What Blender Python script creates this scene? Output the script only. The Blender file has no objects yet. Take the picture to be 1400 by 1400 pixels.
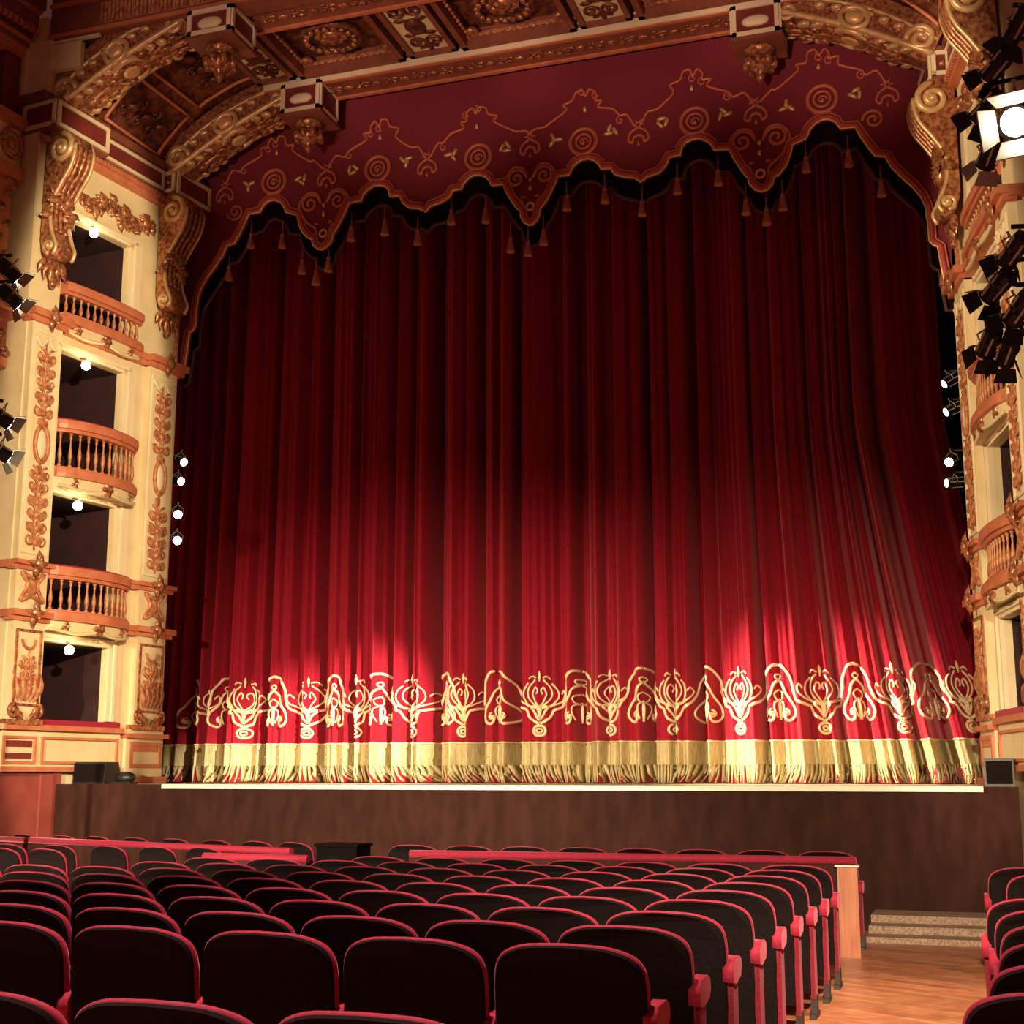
import bpy, bmesh, math, random
from math import sin, cos, pi, radians, sqrt, exp, atan, atan2
from mathutils import Vector, Matrix
random.seed(7)
S = bpy.context.scene
COL = S.collection

# ------------------------------------------------------------------ camera
F = 1890.0; PIT = atan(357/1890.0); YAW = radians(18.7); ZC = 1.68
FW = Vector((-sin(YAW)*cos(PIT), cos(YAW)*cos(PIT), sin(PIT)))
RT = Vector((cos(YAW), sin(YAW), 0)); UP = RT.cross(FW); CAM = Vector((0, 0, ZC))
def at(x, y, Y):
    d = RT*((x-700)/F) - UP*((y-700)/F) + FW
    return CAM + d*(Y/d.y)
cd = bpy.data.cameras.new('camera'); cam = bpy.data.objects.new('camera', cd); COL.objects.link(cam)
cd.sensor_width = 36; cd.sensor_fit = 'HORIZONTAL'; cd.lens = 36*F/1400
cam.matrix_world = Matrix(((RT.x, UP.x, -FW.x, 0), (RT.y, UP.y, -FW.y, 0), (RT.z, UP.z, -FW.z, ZC), (0, 0, 0, 1)))
cd.clip_end = 200
S.camera = cam

# ------------------------------------------------------------------ materials
def mat(name, c1, c2=None, scale=6.0, rough=.6, metal=0.0, bump=0.0, detail=4, sheen=0.0, sheen_tint=(1, .4, .4), emit=None, estr=0, spec=.5, stretch=(1, 1, 1), lo=.35, hi=.65):
    m = bpy.data.materials.new(name); m.use_nodes = True
    nt = m.node_tree; b = nt.nodes['Principled BSDF']
    b.inputs['Roughness'].default_value = rough; b.inputs['Metallic'].default_value = metal
    b.inputs['Specular IOR Level'].default_value = spec
    tc = nt.nodes.new('ShaderNodeTexCoord'); mp = nt.nodes.new('ShaderNodeMapping')
    mp.inputs['Scale'].default_value = stretch
    nz = nt.nodes.new('ShaderNodeTexNoise'); nz.inputs['Scale'].default_value = scale; nz.inputs['Detail'].default_value = detail
    nt.links.new(tc.outputs['Object'], mp.inputs['Vector']); nt.links.new(mp.outputs['Vector'], nz.inputs['Vector'])
    rp = nt.nodes.new('ShaderNodeValToRGB')
    rp.color_ramp.elements[0].position = lo; rp.color_ramp.elements[1].position = hi
    rp.color_ramp.elements[0].color = (*c1, 1); rp.color_ramp.elements[1].color = (*(c2 or c1), 1)
    nt.links.new(nz.outputs['Fac'], rp.inputs['Fac']); nt.links.new(rp.outputs['Color'], b.inputs['Base Color'])
    if bump:
        bp = nt.nodes.new('ShaderNodeBump'); bp.inputs['Strength'].default_value = bump; bp.inputs['Distance'].default_value = .02
        nt.links.new(nz.outputs['Fac'], bp.inputs['Height']); nt.links.new(bp.outputs['Normal'], b.inputs['Normal'])
    if sheen:
        b.inputs['Sheen Weight'].default_value = sheen; b.inputs['Sheen Tint'].default_value = (*sheen_tint, 1); b.inputs['Sheen Roughness'].default_value = .4
    if emit:
        b.inputs['Emission Color'].default_value = (*emit, 1); b.inputs['Emission Strength'].default_value = estr
    return m
M = {}
M['cream'] = mat('cream_paint', (.70, .57, .33), (.78, .66, .41), 3, .55, bump=.1)
M['creamlite'] = mat('pale_cream_paint', (.78, .66, .44), (.83, .71, .49), 3, .5)
M['gilt_highlight'] = mat('highlight_gilding', (.62, .38, .18), (.80, .56, .30), 9, .35, .3, bump=.2)  # paler copy of the gilding, painting highlights on volutes and rib scrolls
M['gilt'] = mat('gilded_stucco', (.19, .042, .028), (.60, .28, .12), 17, .3, .4, bump=.5)  # dark red-brown to pale mottle puts shadows and highlights into the colour
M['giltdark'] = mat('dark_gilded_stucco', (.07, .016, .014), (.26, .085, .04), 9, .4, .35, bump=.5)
M['relief'] = mat('painted_relief', (.36, .10, .05), (.62, .30, .14), 14, .5, .15, bump=.4)
M['terra'] = mat('terracotta_paint', (.50, .15, .075), (.60, .21, .11), 5, .45)
M['redpanel'] = mat('dark_red_panel', (.15, .022, .02), (.22, .035, .028), 4, .5)
M['brownred'] = mat('red_brown_paint', (.20, .055, .035), (.27, .085, .05), 4, .55, bump=.2)
M['redwall'] = mat('red_plaster', (.27, .05, .042), (.34, .07, .055), 3, .7, bump=.1)
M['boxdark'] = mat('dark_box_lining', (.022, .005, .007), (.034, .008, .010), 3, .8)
M['stagewood'] = mat('stage_front_boards', (.034, .0125, .0095), (.055, .020, .015), 3, .85, spec=.1, stretch=(2, 2, .7), bump=.1)
M['nosing'] = mat('stage_edge_wood', (.88, .82, .68), (.92, .87, .74), 10, .5)  # wood whitened to carry the spotlight brightness of the stage edge
M['stagefloor'] = mat('stage_floor_wood', (.55, .42, .28), (.65, .52, .36), 4, .5, stretch=(1, 8, 1))
M['velvet'] = mat('red_curtain_velvet', (.26, .004, .016), (.34, .006, .024), 30, .8, sheen=.5, sheen_tint=(1, .28, .3), spec=.2)
M['valance'] = mat('valance_velvet', (.19, .024, .040), (.25, .034, .052), 40, .85, sheen=.3, sheen_tint=(1, .3, .3), spec=.2)
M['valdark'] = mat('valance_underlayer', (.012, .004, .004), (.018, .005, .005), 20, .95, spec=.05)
M['braid'] = mat('red_gold_braid', (.55, .13, .075), (.68, .22, .11), 60, .5, .2)
M['redbraid'] = mat('red_border_braid', (.46, .05, .045), (.55, .08, .06), 60, .6)
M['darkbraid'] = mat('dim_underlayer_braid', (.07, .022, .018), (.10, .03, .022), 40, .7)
M['gold'] = mat('gold_thread', (.80, .48, .20), (.9, .62, .3), 40, .4, .4)
M['emb'] = mat('embroidery_thread', (.80, .60, .34), (.9, .72, .45), 60, .6)
M['fringe'] = mat('fringe_thread', (.36, .27, .11), (.62, .51, .27), 22, .7, stretch=(9, 1, .35))
M['tassel'] = mat('tassel_thread', (.40, .12, .08), (.52, .17, .11), 40, .7)
M['seatback'] = mat('seat_back_fabric', (.005, .0035, .004), (.012, .007, .0075), 130, .9, spec=.1, sheen=.06, sheen_tint=(.5, .3, .3))
M['seatred'] = mat('seat_red_velvet', (.27, .014, .038), (.36, .022, .054), 60, .75, sheen=.35, sheen_tint=(1, .3, .42), spec=.2)
M['seatside'] = mat('seat_side_fabric', (.15, .008, .02), (.20, .012, .028), 60, .8, sheen=.2, sheen_tint=(1, .3, .4), spec=.2)
M['seatleg'] = mat('seat_leg_metal', (.02, .012, .012), (.03, .02, .02), 20, .5)
M['black'] = mat('black_housing', (.008, .007, .007), (.015, .013, .012), 10, .45)
M['litdoor'] = mat('lit_barn_door', (.46, .44, .38), (.56, .53, .46), 10, .4, .1)  # door faces made pale to paint the lamplight falling on them
M['steel'] = mat('pale_steel_highlight', (.72, .68, .58), (.8, .76, .66), 10, .3, .15)  # steel turned pale so thin parts read as highlights
M['blackout'] = mat('black_masking_cloth', (.004, .003, .003), (.006, .004, .004), 10, .95, spec=.05)
M['woodpanel'] = mat('barrier_wood', (.42, .13, .065), (.56, .20, .10), 6, .45, stretch=(4, 4, .4))
M['steps'] = mat('grey_step_stone', (.20, .125, .09), (.46, .31, .22), 40, .7)
M['globe'] = mat('lamp_globe', (1, .9, .7), None, emit=(1, .78, .42), estr=18)
M['lens'] = mat('lit_lens', (1, .95, .8), None, emit=(1, .86, .62), estr=40)
M['lensdim'] = mat('warm_lens', (1, .9, .8), None, emit=(1, .8, .6), estr=6)
M['lensoff'] = mat('dark_lens', (.05, .05, .05), (.08, .08, .08), rough=.1)
def floor_mat():
    m = mat('parquet_floor', (.48, .17, .08), (.66, .28, .135), 7, .36, stretch=(1, 12, 1), bump=.05)
    nt = m.node_tree; b = nt.nodes['Principled BSDF']
    mp = [n for n in nt.nodes if n.type == 'MAPPING'][0]; mp.inputs['Rotation'].default_value = (0, 0, radians(32))
    mp.inputs['Scale'].default_value = (1, 1, 1)
    br = nt.nodes.new('ShaderNodeTexBrick'); br.inputs['Scale'].default_value = 1; br.inputs['Brick Width'].default_value = 1.6; br.inputs['Row Height'].default_value = .11
    br.inputs['Mortar Size'].default_value = .004; br.inputs['Color1'].default_value = (.7, .7, .7, 1); br.inputs['Color2'].default_value = (1.1, 1.1, 1.1, 1); br.inputs['Mortar'].default_value = (.35, .35, .35, 1)
    nt.links.new(mp.outputs['Vector'], br.inputs['Vector'])
    mx = nt.nodes.new('ShaderNodeMix'); mx.data_type = 'RGBA'; mx.blend_type = 'MULTIPLY'; mx.inputs[0].default_value = 1
    rp = [n for n in nt.nodes if n.type == 'VALTORGB'][0]
    nt.links.new(rp.outputs['Color'], mx.inputs[6]); nt.links.new(br.outputs['Color'], mx.inputs[7]); nt.links.new(mx.outputs[2], b.inputs['Base Color'])
    return m
M['floor'] = floor_mat()

# ------------------------------------------------------------------ mesh builder
class MB:
    def __init__(s, xf=None): s.v = []; s.f = []; s.sm = []; s.xf = xf
    def add(s, vs, fs, smooth=False):
        n = len(s.v)
        for p in vs: s.v.append(tuple(s.xf(*p)) if s.xf else tuple(p))
        for f in fs: s.f.append([i+n for i in f]); s.sm.append(smooth)
    def box(s, a, b):
        x0, y0, z0 = a; x1, y1, z1 = b
        s.add([(x0, y0, z0), (x1, y0, z0), (x1, y1, z0), (x0, y1, z0), (x0, y0, z1), (x1, y0, z1), (x1, y1, z1), (x0, y1, z1)],
              [(0, 3, 2, 1), (4, 5, 6, 7), (0, 1, 5, 4), (1, 2, 6, 5), (2, 3, 7, 6), (3, 0, 4, 7)])
    def loft(s, rings, closed=True, caps=True, smooth=True):
        n = len(rings[0]); vs = [p for r in rings for p in r]; fs = []
        for i in range(len(rings)-1):
            for j in range(n if closed else n-1):
                k = (j+1) % n; fs.append((i*n+j, i*n+k, (i+1)*n+k, (i+1)*n+j))
        s.add(vs, fs, smooth)
        if caps and closed:
            s.add(rings[0], [tuple(range(n))[::-1]]); s.add(rings[-1], [tuple(range(n))])
    def tube(s, pts, r, n=6, smooth=True, closed=False):
        P = [Vector(p) for p in pts]; m = len(P); rings = []
        rr = r if isinstance(r, (list, tuple)) else [r]*m
        up = None
        for i in range(m):
            a = P[(i-1) % m] if (closed or i > 0) else P[i]; b = P[(i+1) % m] if (closed or i < m-1) else P[i]
            t = (b-a)
            if t.length < 1e-9: t = Vector((0, 0, 1))
            t.normalize()
            if up is None:
                up = Vector((0, 0, 1)) if abs(t.z) < .9 else Vector((1, 0, 0))
            u = up - t*up.dot(t)
            if u.length < 1e-6: u = t.orthogonal()
            u.normalize(); up = u; w = t.cross(u)
            rings.append([tuple(P[i]+(u*cos(2*pi*k/n)+w*sin(2*pi*k/n))*rr[i]) for k in range(n)])
        if closed: rings.append(rings[0])
        s.loft(rings, True, not closed, smooth)
    def lathe(s, prof, c=(0, 0, 0), n=10, smooth=True):
        s.loft([[(c[0]+r*cos(2*pi*k/n), c[1]+r*sin(2*pi*k/n), c[2]+z) for k in range(n)] for r, z in prof], True, True, smooth)
    def ball(s, c, r, n=8, m=5, R=None):
        rx, ry, rz = r if isinstance(r, (list, tuple)) else (r, r, r)
        rings = []
        for i in range(1, m):
            a = pi*i/m
            ring = []
            for k in range(n):
                p = Vector((rx*sin(a)*cos(2*pi*k/n), ry*sin(a)*sin(2*pi*k/n), -rz*cos(a)))
                if R: p = R @ p
                ring.append((c[0]+p.x, c[1]+p.y, c[2]+p.z))
            rings.append(ring)
        s.loft(rings, True, True, True)
    def prism(s, poly, d0, d1, plane='xz', smooth=False):
        # polygon extruded along the remaining axis
        def q(a, b, d): return (a, d, b) if plane == 'xz' else ((d, a, b) if plane == 'yz' else (a, b, d))
        n = len(poly)
        s.add([q(a, b, d0) for a, b in poly]+[q(a, b, d1) for a, b in poly], [tuple(range(n)), tuple(range(n, 2*n))[::-1]])
        s.add([q(a, b, d0) for a, b in poly]+[q(a, b, d1) for a, b in poly], [(i, i+n, (i+1) % n+n, (i+1) % n) for i in range(n)], smooth)
    def mesh(s, name, m, off=Vector((0, 0, 0))):
        me = bpy.data.meshes.new(name)
        me.from_pydata([tuple(Vector(p)-off) for p in s.v], [], s.f)
        bm = bmesh.new(); bm.from_mesh(me)
        for f, k in zip(bm.faces, s.sm): f.smooth = k
        bmesh.ops.remove_doubles(bm, verts=bm.verts, dist=1e-5)
        bmesh.ops.recalc_face_normals(bm, faces=bm.faces)
        bm.to_mesh(me); bm.free()
        me.materials.append(M[m] if isinstance(m, str) else m)
        return me
    def build(s, name, m, parent=None, origin=None):
        off = Vector(origin) if origin is not None else (parent['_o'] if parent is not None and '_o' in parent else Vector((0, 0, 0)))
        off = Vector(off)
        o = bpy.data.objects.new(name, s.mesh(name, m, off)); COL.objects.link(o)
        if parent is not None:
            o.parent = parent; o.location = off-Vector(OR.get(parent.name, (0, 0, 0)))
        else: o.location = off
        OR[o.name] = off
        return o
OR = {}
def tag(o, label, cat, group=None):
    o['label'] = label; o['category'] = cat
    if group: o['group'] = group
    return o
def thing(name, label, cat, loc, group=None):
    o = bpy.data.objects.new(name, None); COL.objects.link(o); o.location = loc; o.empty_display_size = .1
    OR[o.name] = Vector(loc); return tag(o, label, cat, group)
def part(mb, name, m, parent): return mb.build(name, m, parent, OR[parent.name])
def struct(mb, name, m, parent=None):
    o = mb.build(name, m, parent, (OR[parent.name] if parent else (0, 0, 0)))
    if parent is None: o['kind'] = 'structure'
    return o
def link_copy(o, parent, loc):
    c = o.copy(); COL.objects.link(c); c.parent = parent; c.location = loc; return c
def spiral(cx, cz, r, turns=1.6, start=0., d=1, n=22, r1=.12):
    out = []
    for i in range(n+1):
        t = i/n; a = start+d*2*pi*turns*t; rr = r*(1-(1-r1)*t)
        out.append((cx+rr*cos(a), cz+rr*sin(a)))
    return out
def smoothpath(pts, k=4, closed=False):
    P = [Vector(p) for p in pts]; n = len(P); out = []
    rng = n if closed else n-1
    for i in range(rng):
        p0 = P[(i-1) % n] if closed or i > 0 else P[i]; p1 = P[i]; p2 = P[(i+1) % n]; p3 = P[(i+2) % n] if closed or i < n-2 else p2
        for j in range(k):
            t = j/k
            out.append(.5*((2*p1)+(-p0+p2)*t+(2*p0-5*p1+4*p2-p3)*t*t+(-p0+3*p1-3*p2+p3)*t**3))
    if not closed: out.append(P[-1])
    return [tuple(p) for p in out]

# ------------------------------------------------------------------ floor, stage
def zf(Y): return .0145*(16-Y)
mb = MB(); mb.add([(-16, -3, zf(-3)), (4, -3, zf(-3)), (4, 16, 0), (-16, 16, 0), (-16, -3, zf(-3)-.2), (4, -3, zf(-3)-.2), (4, 16, -.2), (-16, 16, -.2)],
                  [(0, 1, 2, 3), (7, 6, 5, 4), (0, 4, 5, 1), (1, 5, 6, 2), (2, 6, 7, 3), (3, 7, 4, 0)])
struct(mb, 'floor', 'floor')
ZS = 1.535
mb = MB(); mb.box((-11.96, 16.02, -.1), (.30, 16.2, ZS)); struct(mb, 'wall_stage', 'stagewood')
mb = MB(); mb.box((-11.90, 16.2, ZS-.12), (.28, 22, ZS-.001)); struct(mb, 'floor_stage', 'stagefloor')
mb = MB(); mb.box((-10.25, 15.985, ZS-.055), (-.06, 16.03, ZS+.004)); struct(mb, 'trim_1', 'nosing')  # pale strip covers only the spotlit span, its brightness painted in
mb = MB(); mb.box((-15, 21.4, 0), (3, 21.6, 14)); struct(mb, 'wall_back', 'blackout')
mb = MB(); mb.box((-12.9, 18.7, 1.2), (-12.75, 21.4, 13)); mb.box((1.0, 18.7, 1.2), (1.15, 21.4, 13)); struct(mb, 'wall_wings', 'blackout')
mb = MB(); mb.box((-13, 18.6, 12.6), (1.2, 21.4, 12.75)); struct(mb, 'ceiling_stage', 'blackout')
# steps at the foot of the stage
st = thing('step', 'three low grey steps at the end of the aisle, below the stage', 'steps', (-.6, 15.5, 0))
for i in range(3):
    mb = MB(); mb.box((-1.25, 14.72+.34*i, -.02 if i else 0.0), (.25, 15.06+.34*i if i < 2 else 16.0, .075*(i+1))); part(mb, 'tread', 'steps', st)

# ------------------------------------------------------------------ side towers of boxes
P0 = Vector((-11.92, 16, 0)); U = Vector((.12, .9928, 0)); N = Vector((.9928, -.12, 0))
def XL(v, u, z): p = P0+N*v+U*u; return (p.x, p.y, z)
PR = Vector((.41, 16.04, 0)); UR = Vector((-.1994, .98, 0)); NR = Vector((-.98, -.1994, 0))
def XR(v, u, z): p = PR+NR*v+UR*u; return (p.x, p.y, z)
def leaf(mb, v, u, z, L, w, ang, h=.03):
    # a flattened pointed leaf lying on the wall
    rings = []
    for i in range(6):
        t = i/5; ww = w*sin(pi*min(1, t*1.02+.03))**.8*(1-.35*t); cu = u+L*t*cos(ang)+.12*L*sin(pi*t)*sin(ang); cz = z+L*t*sin(ang)
        du, dz = -sin(ang)*ww, cos(ang)*ww
        hh = h*sin(pi*min(1, t+.1))
        rings.append([(v, cu-du, cz-dz), (v+hh, cu-du*.5, cz-dz*.5), (v+hh*.6, cu, cz), (v+hh, cu+du*.5, cz+dz*.5), (v, cu+du, cz+dz)])
    mb.loft(rings, False, False, True)
def foliage(mb, v, uc, z0, z1, w, step=.30, thick=.018):
    mb.tube([(v+.012, uc+.02*sin(9*z0+i), z0+(z1-z0)*i/10) for i in range(11)], thick*.8, 5)
    z = z0+.08; k = 0
    while z < z1-.12:
        s = .8+.3*random.random()
        for d in (-1, 1):
            r = w*.30*s
            mb.tube([(v+.015, a, b) for a, b in spiral(uc+d*w*.30, z+.06, r, 1.3, pi/2, d, 14)], [thick*(1-.5*i/14) for i in range(15)], 5)
            leaf(mb, v, uc, z-.02, w*.55*s, w*.16, pi/2-d*(.75+.3*random.random()), .035)
            if k % 2: leaf(mb, v, uc+d*w*.1, z+.1, w*.42, w*.13, -pi/2+d*.9, .03)
        mb.ball((v+.01, uc, z+.03), (.035, w*.13, w*.13), 7, 5)
        z += step*s; k += 1
def volute(mb, v0, v1, zc, vc, r):
    pass
def frame(mb, v0, v1, u0, u1, z0, z1, t):
    mb.box((v0, u0, z0), (v1, u1, z0+t)); mb.box((v0, u0, z1-t), (v1, u1, z1)); mb.box((v0, u0, z0+t), (v1, u0+t, z1-t)); mb.box((v0, u1-t, z0+t), (v1, u1, z1-t))

def tower(X, side):
    left = side == 'left'
    sd = side
    # --- masonry
    mb = MB(X)
    for u0, u1 in ((-.96, -.42), (.92, 2.08)): mb.box((-.55, u0, 0), (-.05, u1, 12.3))
    for z0, z1 in ((0, 2.36), (3.44, 3.80), (5.48, 5.80), (7.52, 7.98), (9.50, 12.3)): mb.box((-.55, -.42, z0), (-.05, .92, z1))
    # side return facing the house and plain wall strips beside the openings
    mb.box((-1.4, -1.0, 1.7), (-.05, -.96, 12.3))
    mb.box((-1.4, 2.04, 1.5), (-.55, 2.08, 12.3))
    wl = struct(mb, 'wall_'+side, 'cream')
    # box interiors
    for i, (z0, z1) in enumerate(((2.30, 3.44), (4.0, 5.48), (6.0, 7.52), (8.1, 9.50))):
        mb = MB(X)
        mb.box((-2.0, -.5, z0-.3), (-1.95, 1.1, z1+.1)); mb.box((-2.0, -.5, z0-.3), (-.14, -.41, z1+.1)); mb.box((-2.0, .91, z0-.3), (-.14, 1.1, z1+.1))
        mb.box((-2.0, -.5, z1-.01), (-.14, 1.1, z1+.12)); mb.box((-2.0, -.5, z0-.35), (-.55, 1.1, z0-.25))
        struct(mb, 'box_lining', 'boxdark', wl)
    # mouldings round the openings
    for z0, z1 in ((2.4, 3.44), (4.43, 5.48), (6.4, 7.52), (8.45, 9.50)):
        mb = MB(X)
        for du, w, v in ((0, .06, .0), (.08, .05, .03)):
            mb.box((-.05, .92+du, z0), (v+.0, .92+du+w, z1+.05+du)); mb.box((-.05, -.42, z1+du*.6), (v, .92+du+w, z1+.05+du*.6))
        mb.box((-.05, 1.12, z0), (-.02, 1.2, z1+.1))
        struct(mb, 'opening_frame', 'creamlite', wl)
    # --- base parapet
    t = thing('box_parapet', 'cream panelled parapet with red sill below the bottom box of the %s tower' % sd, 'parapet', X(0, .2, 1.7))
    mb = MB(X); mb.box((-.05, -1.0, 1.70), (.02, 1.22, 2.30)); part(mb, 'body', 'cream', t)
    mb = MB(X); frame(mb, .02, .05, -.32, 1.16, 1.80, 2.16, .035); frame(mb, .02, .05, -1.0, -.42, 1.80, 2.16, .035); part(mb, 'panel_moulding', 'terra', t)
    mb = MB(X); mb.box((.02, -.94, 1.86), (.03, -.48, 1.94)); mb.box((.02, -.94, 2.02), (.03, -.48, 2.1)); part(mb, 'red_panel', 'redpanel', t)
    mb = MB(X); mb.box((-.05, -1.02, 2.24), (.09, 1.22, 2.31)); mb.box((-.05, -1.02, 1.70), (.06, 1.22, 1.77)); part(mb, 'ledge', 'terra', t)
    mb = MB(X); mb.box((-.25, -.42, 2.31), (.06, 1.16, 2.385)); part(mb, 'cushion', 'seatred', t)
    # --- pilasters
    for nm, u0, u1, where in (('outer', -.98, -.42, 'nearer the audience'), ('inner', 1.44, 2.06, 'beside the curtain')):
        uc = (u0+u1)/2; w = u1-u0
        t = thing('carved_pilaster', 'short cream pilaster with gilded carving, foot of the %s tower, %s' % (sd, where), 'pilaster', X(0, uc, 2.3), 'carved pilasters on the towers')
        mb = MB(X); mb.box((-.05, u0, 2.30), (.06, u1, 3.66)); part(mb, 'shaft', 'cream', t)
        mb = MB(X); frame(mb, .06, .085, u0+.05, u1-.05, 2.55, 3.55, .03); part(mb, 'frame', 'gilt', t)
        mb = MB(X); foliage(mb, .065, uc, 2.62, 3.3, w*.62, .2, .022)
        for k in range(5): leaf(mb, .065, uc+(k-2)*.07, 2.6, .42, .05, pi/2+(2-k)*.14, .06)
        mb.tube([(.08, a, b) for a, b in spiral(uc, 3.42, .12, .5, pi, 1, 10, 1)], .02, 5); part(mb, 'relief', 'relief', t)
        mb = MB(X)
        for d in (-1, 1):
            mb.tube([(.09, a, b) for a, b in spiral(uc+d*w*.36, 2.48, .1, 1.4, pi/2, -d, 14)], .03, 6)
            leaf(mb, .08, uc+d*.05, 2.36, .3, .07, pi/2-d*.9, .06)
        mb.box((-.05, u0-.03, 2.30), (.10, u1+.03, 2.37)); part(mb, 'scroll_foot', 'gilt', t)
        if nm == 'inner':
            mb = MB(X); mb.box((-.05, u0-.12, 1.60), (.05, u1+.06, 2.30)); part(mb, 'pedestal', 'cream', t)
            mb = MB(X); frame(mb, .05, .075, u0-.04, u1, 1.76, 2.12, .05); mb.box((.05, u0+.03, 1.99), (.065, u1-.08, 2.07)); mb.box((-.05, u0-.15, 2.18), (.13, u1+.1, 2.24)); mb.box((-.05, u0-.15, 1.54), (.11, u1+.1, 1.63)); part(mb, 'pedestal_moulding', 'terra', t)
        # tall pilaster
        t = thing('tall_pilaster', 'tall cream pilaster with oval medallion on the %s tower, %s' % (sd, where), 'pilaster', X(0, uc, 3.78), 'tall pilasters on the towers')
        mb = MB(X); mb.box((-.05, u0, 3.66), (.05, u1, 7.78)); part(mb, 'shaft', 'cream', t)
        mb = MB(X); frame(mb, .05, .07, u0+.04, u1-.04, 4.56, 7.66, .03)
        mb.tube([(.07, uc+(i/8-1)*w*.42, 7.5+.06*cos(pi*(i/8-1)*2)) for i in range(17)], .025, 5); part(mb, 'frame', 'creamlite', t)
        mb = MB(X); foliage(mb, .055, uc, 4.62, 5.75, w*.72, .2); part(mb, 'relief', 'relief', t)
        mb = MB(X); foliage(mb, .055, uc, 6.4, 7.5, w*.66, .2); part(mb, 'relief', 'relief', t)
        mb = MB(X); mb.tube([(.07, uc+.12*cos(a*pi/10), 6.08+.25*sin(a*pi/10)) for a in range(20)], .032, 6, True, True)
        leaf(mb, .06, uc-.1, 6.36, .2, .07, .3); leaf(mb, .06, uc+.1, 6.36, .2, .07, pi-.3); leaf(mb, .06, uc, 5.8, .22, .08, -pi/2); part(mb, 'medallion_ring', 'relief', t)
        mb = MB(X); mb.ball((.05, uc, 6.08), (.05, .10, .22), 12, 8); part(mb, 'medallion', 'creamlite', t)
        mb = MB(X)
        mb.tube([(.07, a, b) for a, b in smoothpath([(uc-.2, 4.3, 0), (uc-.08, 4.14, 0), (uc-.2, 3.93, 0), (uc, 4.0, 0), (uc+.2, 3.93, 0), (uc+.08, 4.14, 0), (uc+.2, 4.3, 0), (uc, 4.24, 0)], 4, True) for a, b in [(a, b)]] if False else [(.07, p[0], p[1]) for p in smoothpath([(uc-.2, 4.3, 0), (uc-.08, 4.14, 0), (uc-.2, 3.93, 0), (uc, 4.0, 0), (uc+.2, 3.93, 0), (uc+.08, 4.14, 0), (uc+.2, 4.3, 0), (uc, 4.24, 0)], 4, True)], .03, 6, True, True)
        mb.ball((.05, uc, 4.12), (.05, .13, .12), 10, 6); part(mb, 'cartouche', 'relief', t)
        # scroll bracket
        t = thing('scroll_bracket', 'gilded scroll bracket under the cornice of the %s tower, %s' % (sd, where), 'bracket', X(0, uc, 8.4), 'scroll brackets on the towers')
        hw = w*.36
        prof = smoothpath([(0, 8.95, 0), (.08, 8.72, 0), (.2, 8.72, 0), (.26, 8.84, 0), (.2, 8.98, 0), (.13, 9.2, 0), (.14, 9.5, 0), (.28, 9.75, 0), (.45, 10.0, 0), (.5, 10.3, 0), (.36, 10.52, 0), (0, 10.54, 0)], 4)
        mb = MB(X)
        n = len(prof)
        mb.add([(p[0], uc-hw, p[1]) for p in prof]+[(p[0], uc+hw, p[1]) for p in prof], [(i, i+1, i+1+n, i+n) for i in range(n-1)], True)
        mb.add([(p[0], uc-hw, p[1]) for p in prof], [tuple(range(n))]); mb.add([(p[0], uc+hw, p[1]) for p in prof], [tuple(range(n))])
        part(mb, 'body', 'gilt', t)
        mb = MB(X)
        for d in (-1, 1):
            mb.tube([(a, uc+d*hw, b) for a, b in spiral(.27, 10.27, .22, 1.7, pi/2, -1, 26)], .045, 7)
            mb.tube([(a, uc+d*hw, b) for a, b in spiral(.16, 8.84, .10, 1.4, -pi/2, -1, 18)], .03, 6)
            mb.ball((.27, uc+d*(hw+.02), 10.27), .06); mb.ball((.16, uc+d*(hw+.02), 8.84), .04)
            mb.tube([(p[0]+.015, uc+d*hw*.9, p[1]) for p in prof[8:-8]], .028, 6)
        part(mb, 'volute', 'gilt_highlight', t)
        mb = MB(X)
        for d in (-.45, 0, .45): mb.tube([(p[0]+.02, uc+d*hw, p[1]) for p in prof[18:-8]], .035, 6)
        part(mb, 'fluting', 'gilt', t)
        mb = MB(X)
        for k in range(9): leaf(mb, .17+.012*(k % 3), uc+.05*sin(k*2.1), 9.35+.03*k, .3, .08, pi/2+(k-4)*.5, .1)
        for d in (-1, 1):
            for k in range(4): leaf(mb, .1, uc+d*hw*.6, 9.5-.05*k, .24, .07, -pi/2+d*(.3+.3*k), .08)
        part(mb, 'acanthus', 'gilt', t)
        mb = MB(X)
        for k in range(5): leaf(mb, .07, uc+(k-2)*.06, 8.72, .42-.06*abs(k-2), .06, -pi/2+(k-2)*.25, .08)
        mb.ball((.08, uc, 8.38), (.05, .06, .09)); part(mb, 'leaf_drop', 'gilt', t)
    # --- string courses
    mb = MB(X)
    for z0, z1, pr in ((3.66, 3.72, .10), (3.72, 3.80, .16), (4.34, 4.40, .09), (4.40, 4.46, .14), (7.76, 7.83, .11), (7.83, 7.93, .18)):
        for u0, u1 in ((-1.02, -.40), (1.40, 2.12)): mb.box((-.05, u0-pr*.3, z0), (pr, u1+pr*.4, z1))
        mb.box((-.05, -.42, z0), (pr*.45, 1.42, z1)) if z0 not in (4.34, 4.40) else mb.box((-.05, 1.2, z0), (pr*.6, 1.42, z1))
    mb.box((-1.0, -1.08, 7.80), (.05, -.9, 7.93)); mb.box((-.6, -1.06, 3.7), (.05, -.9, 3.80)); mb.box((-.6, -1.06, 4.36), (.05, -.9, 4.46))
    struct(mb, 'trim_%d' % (2 if left else 3), 'terra')
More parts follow.
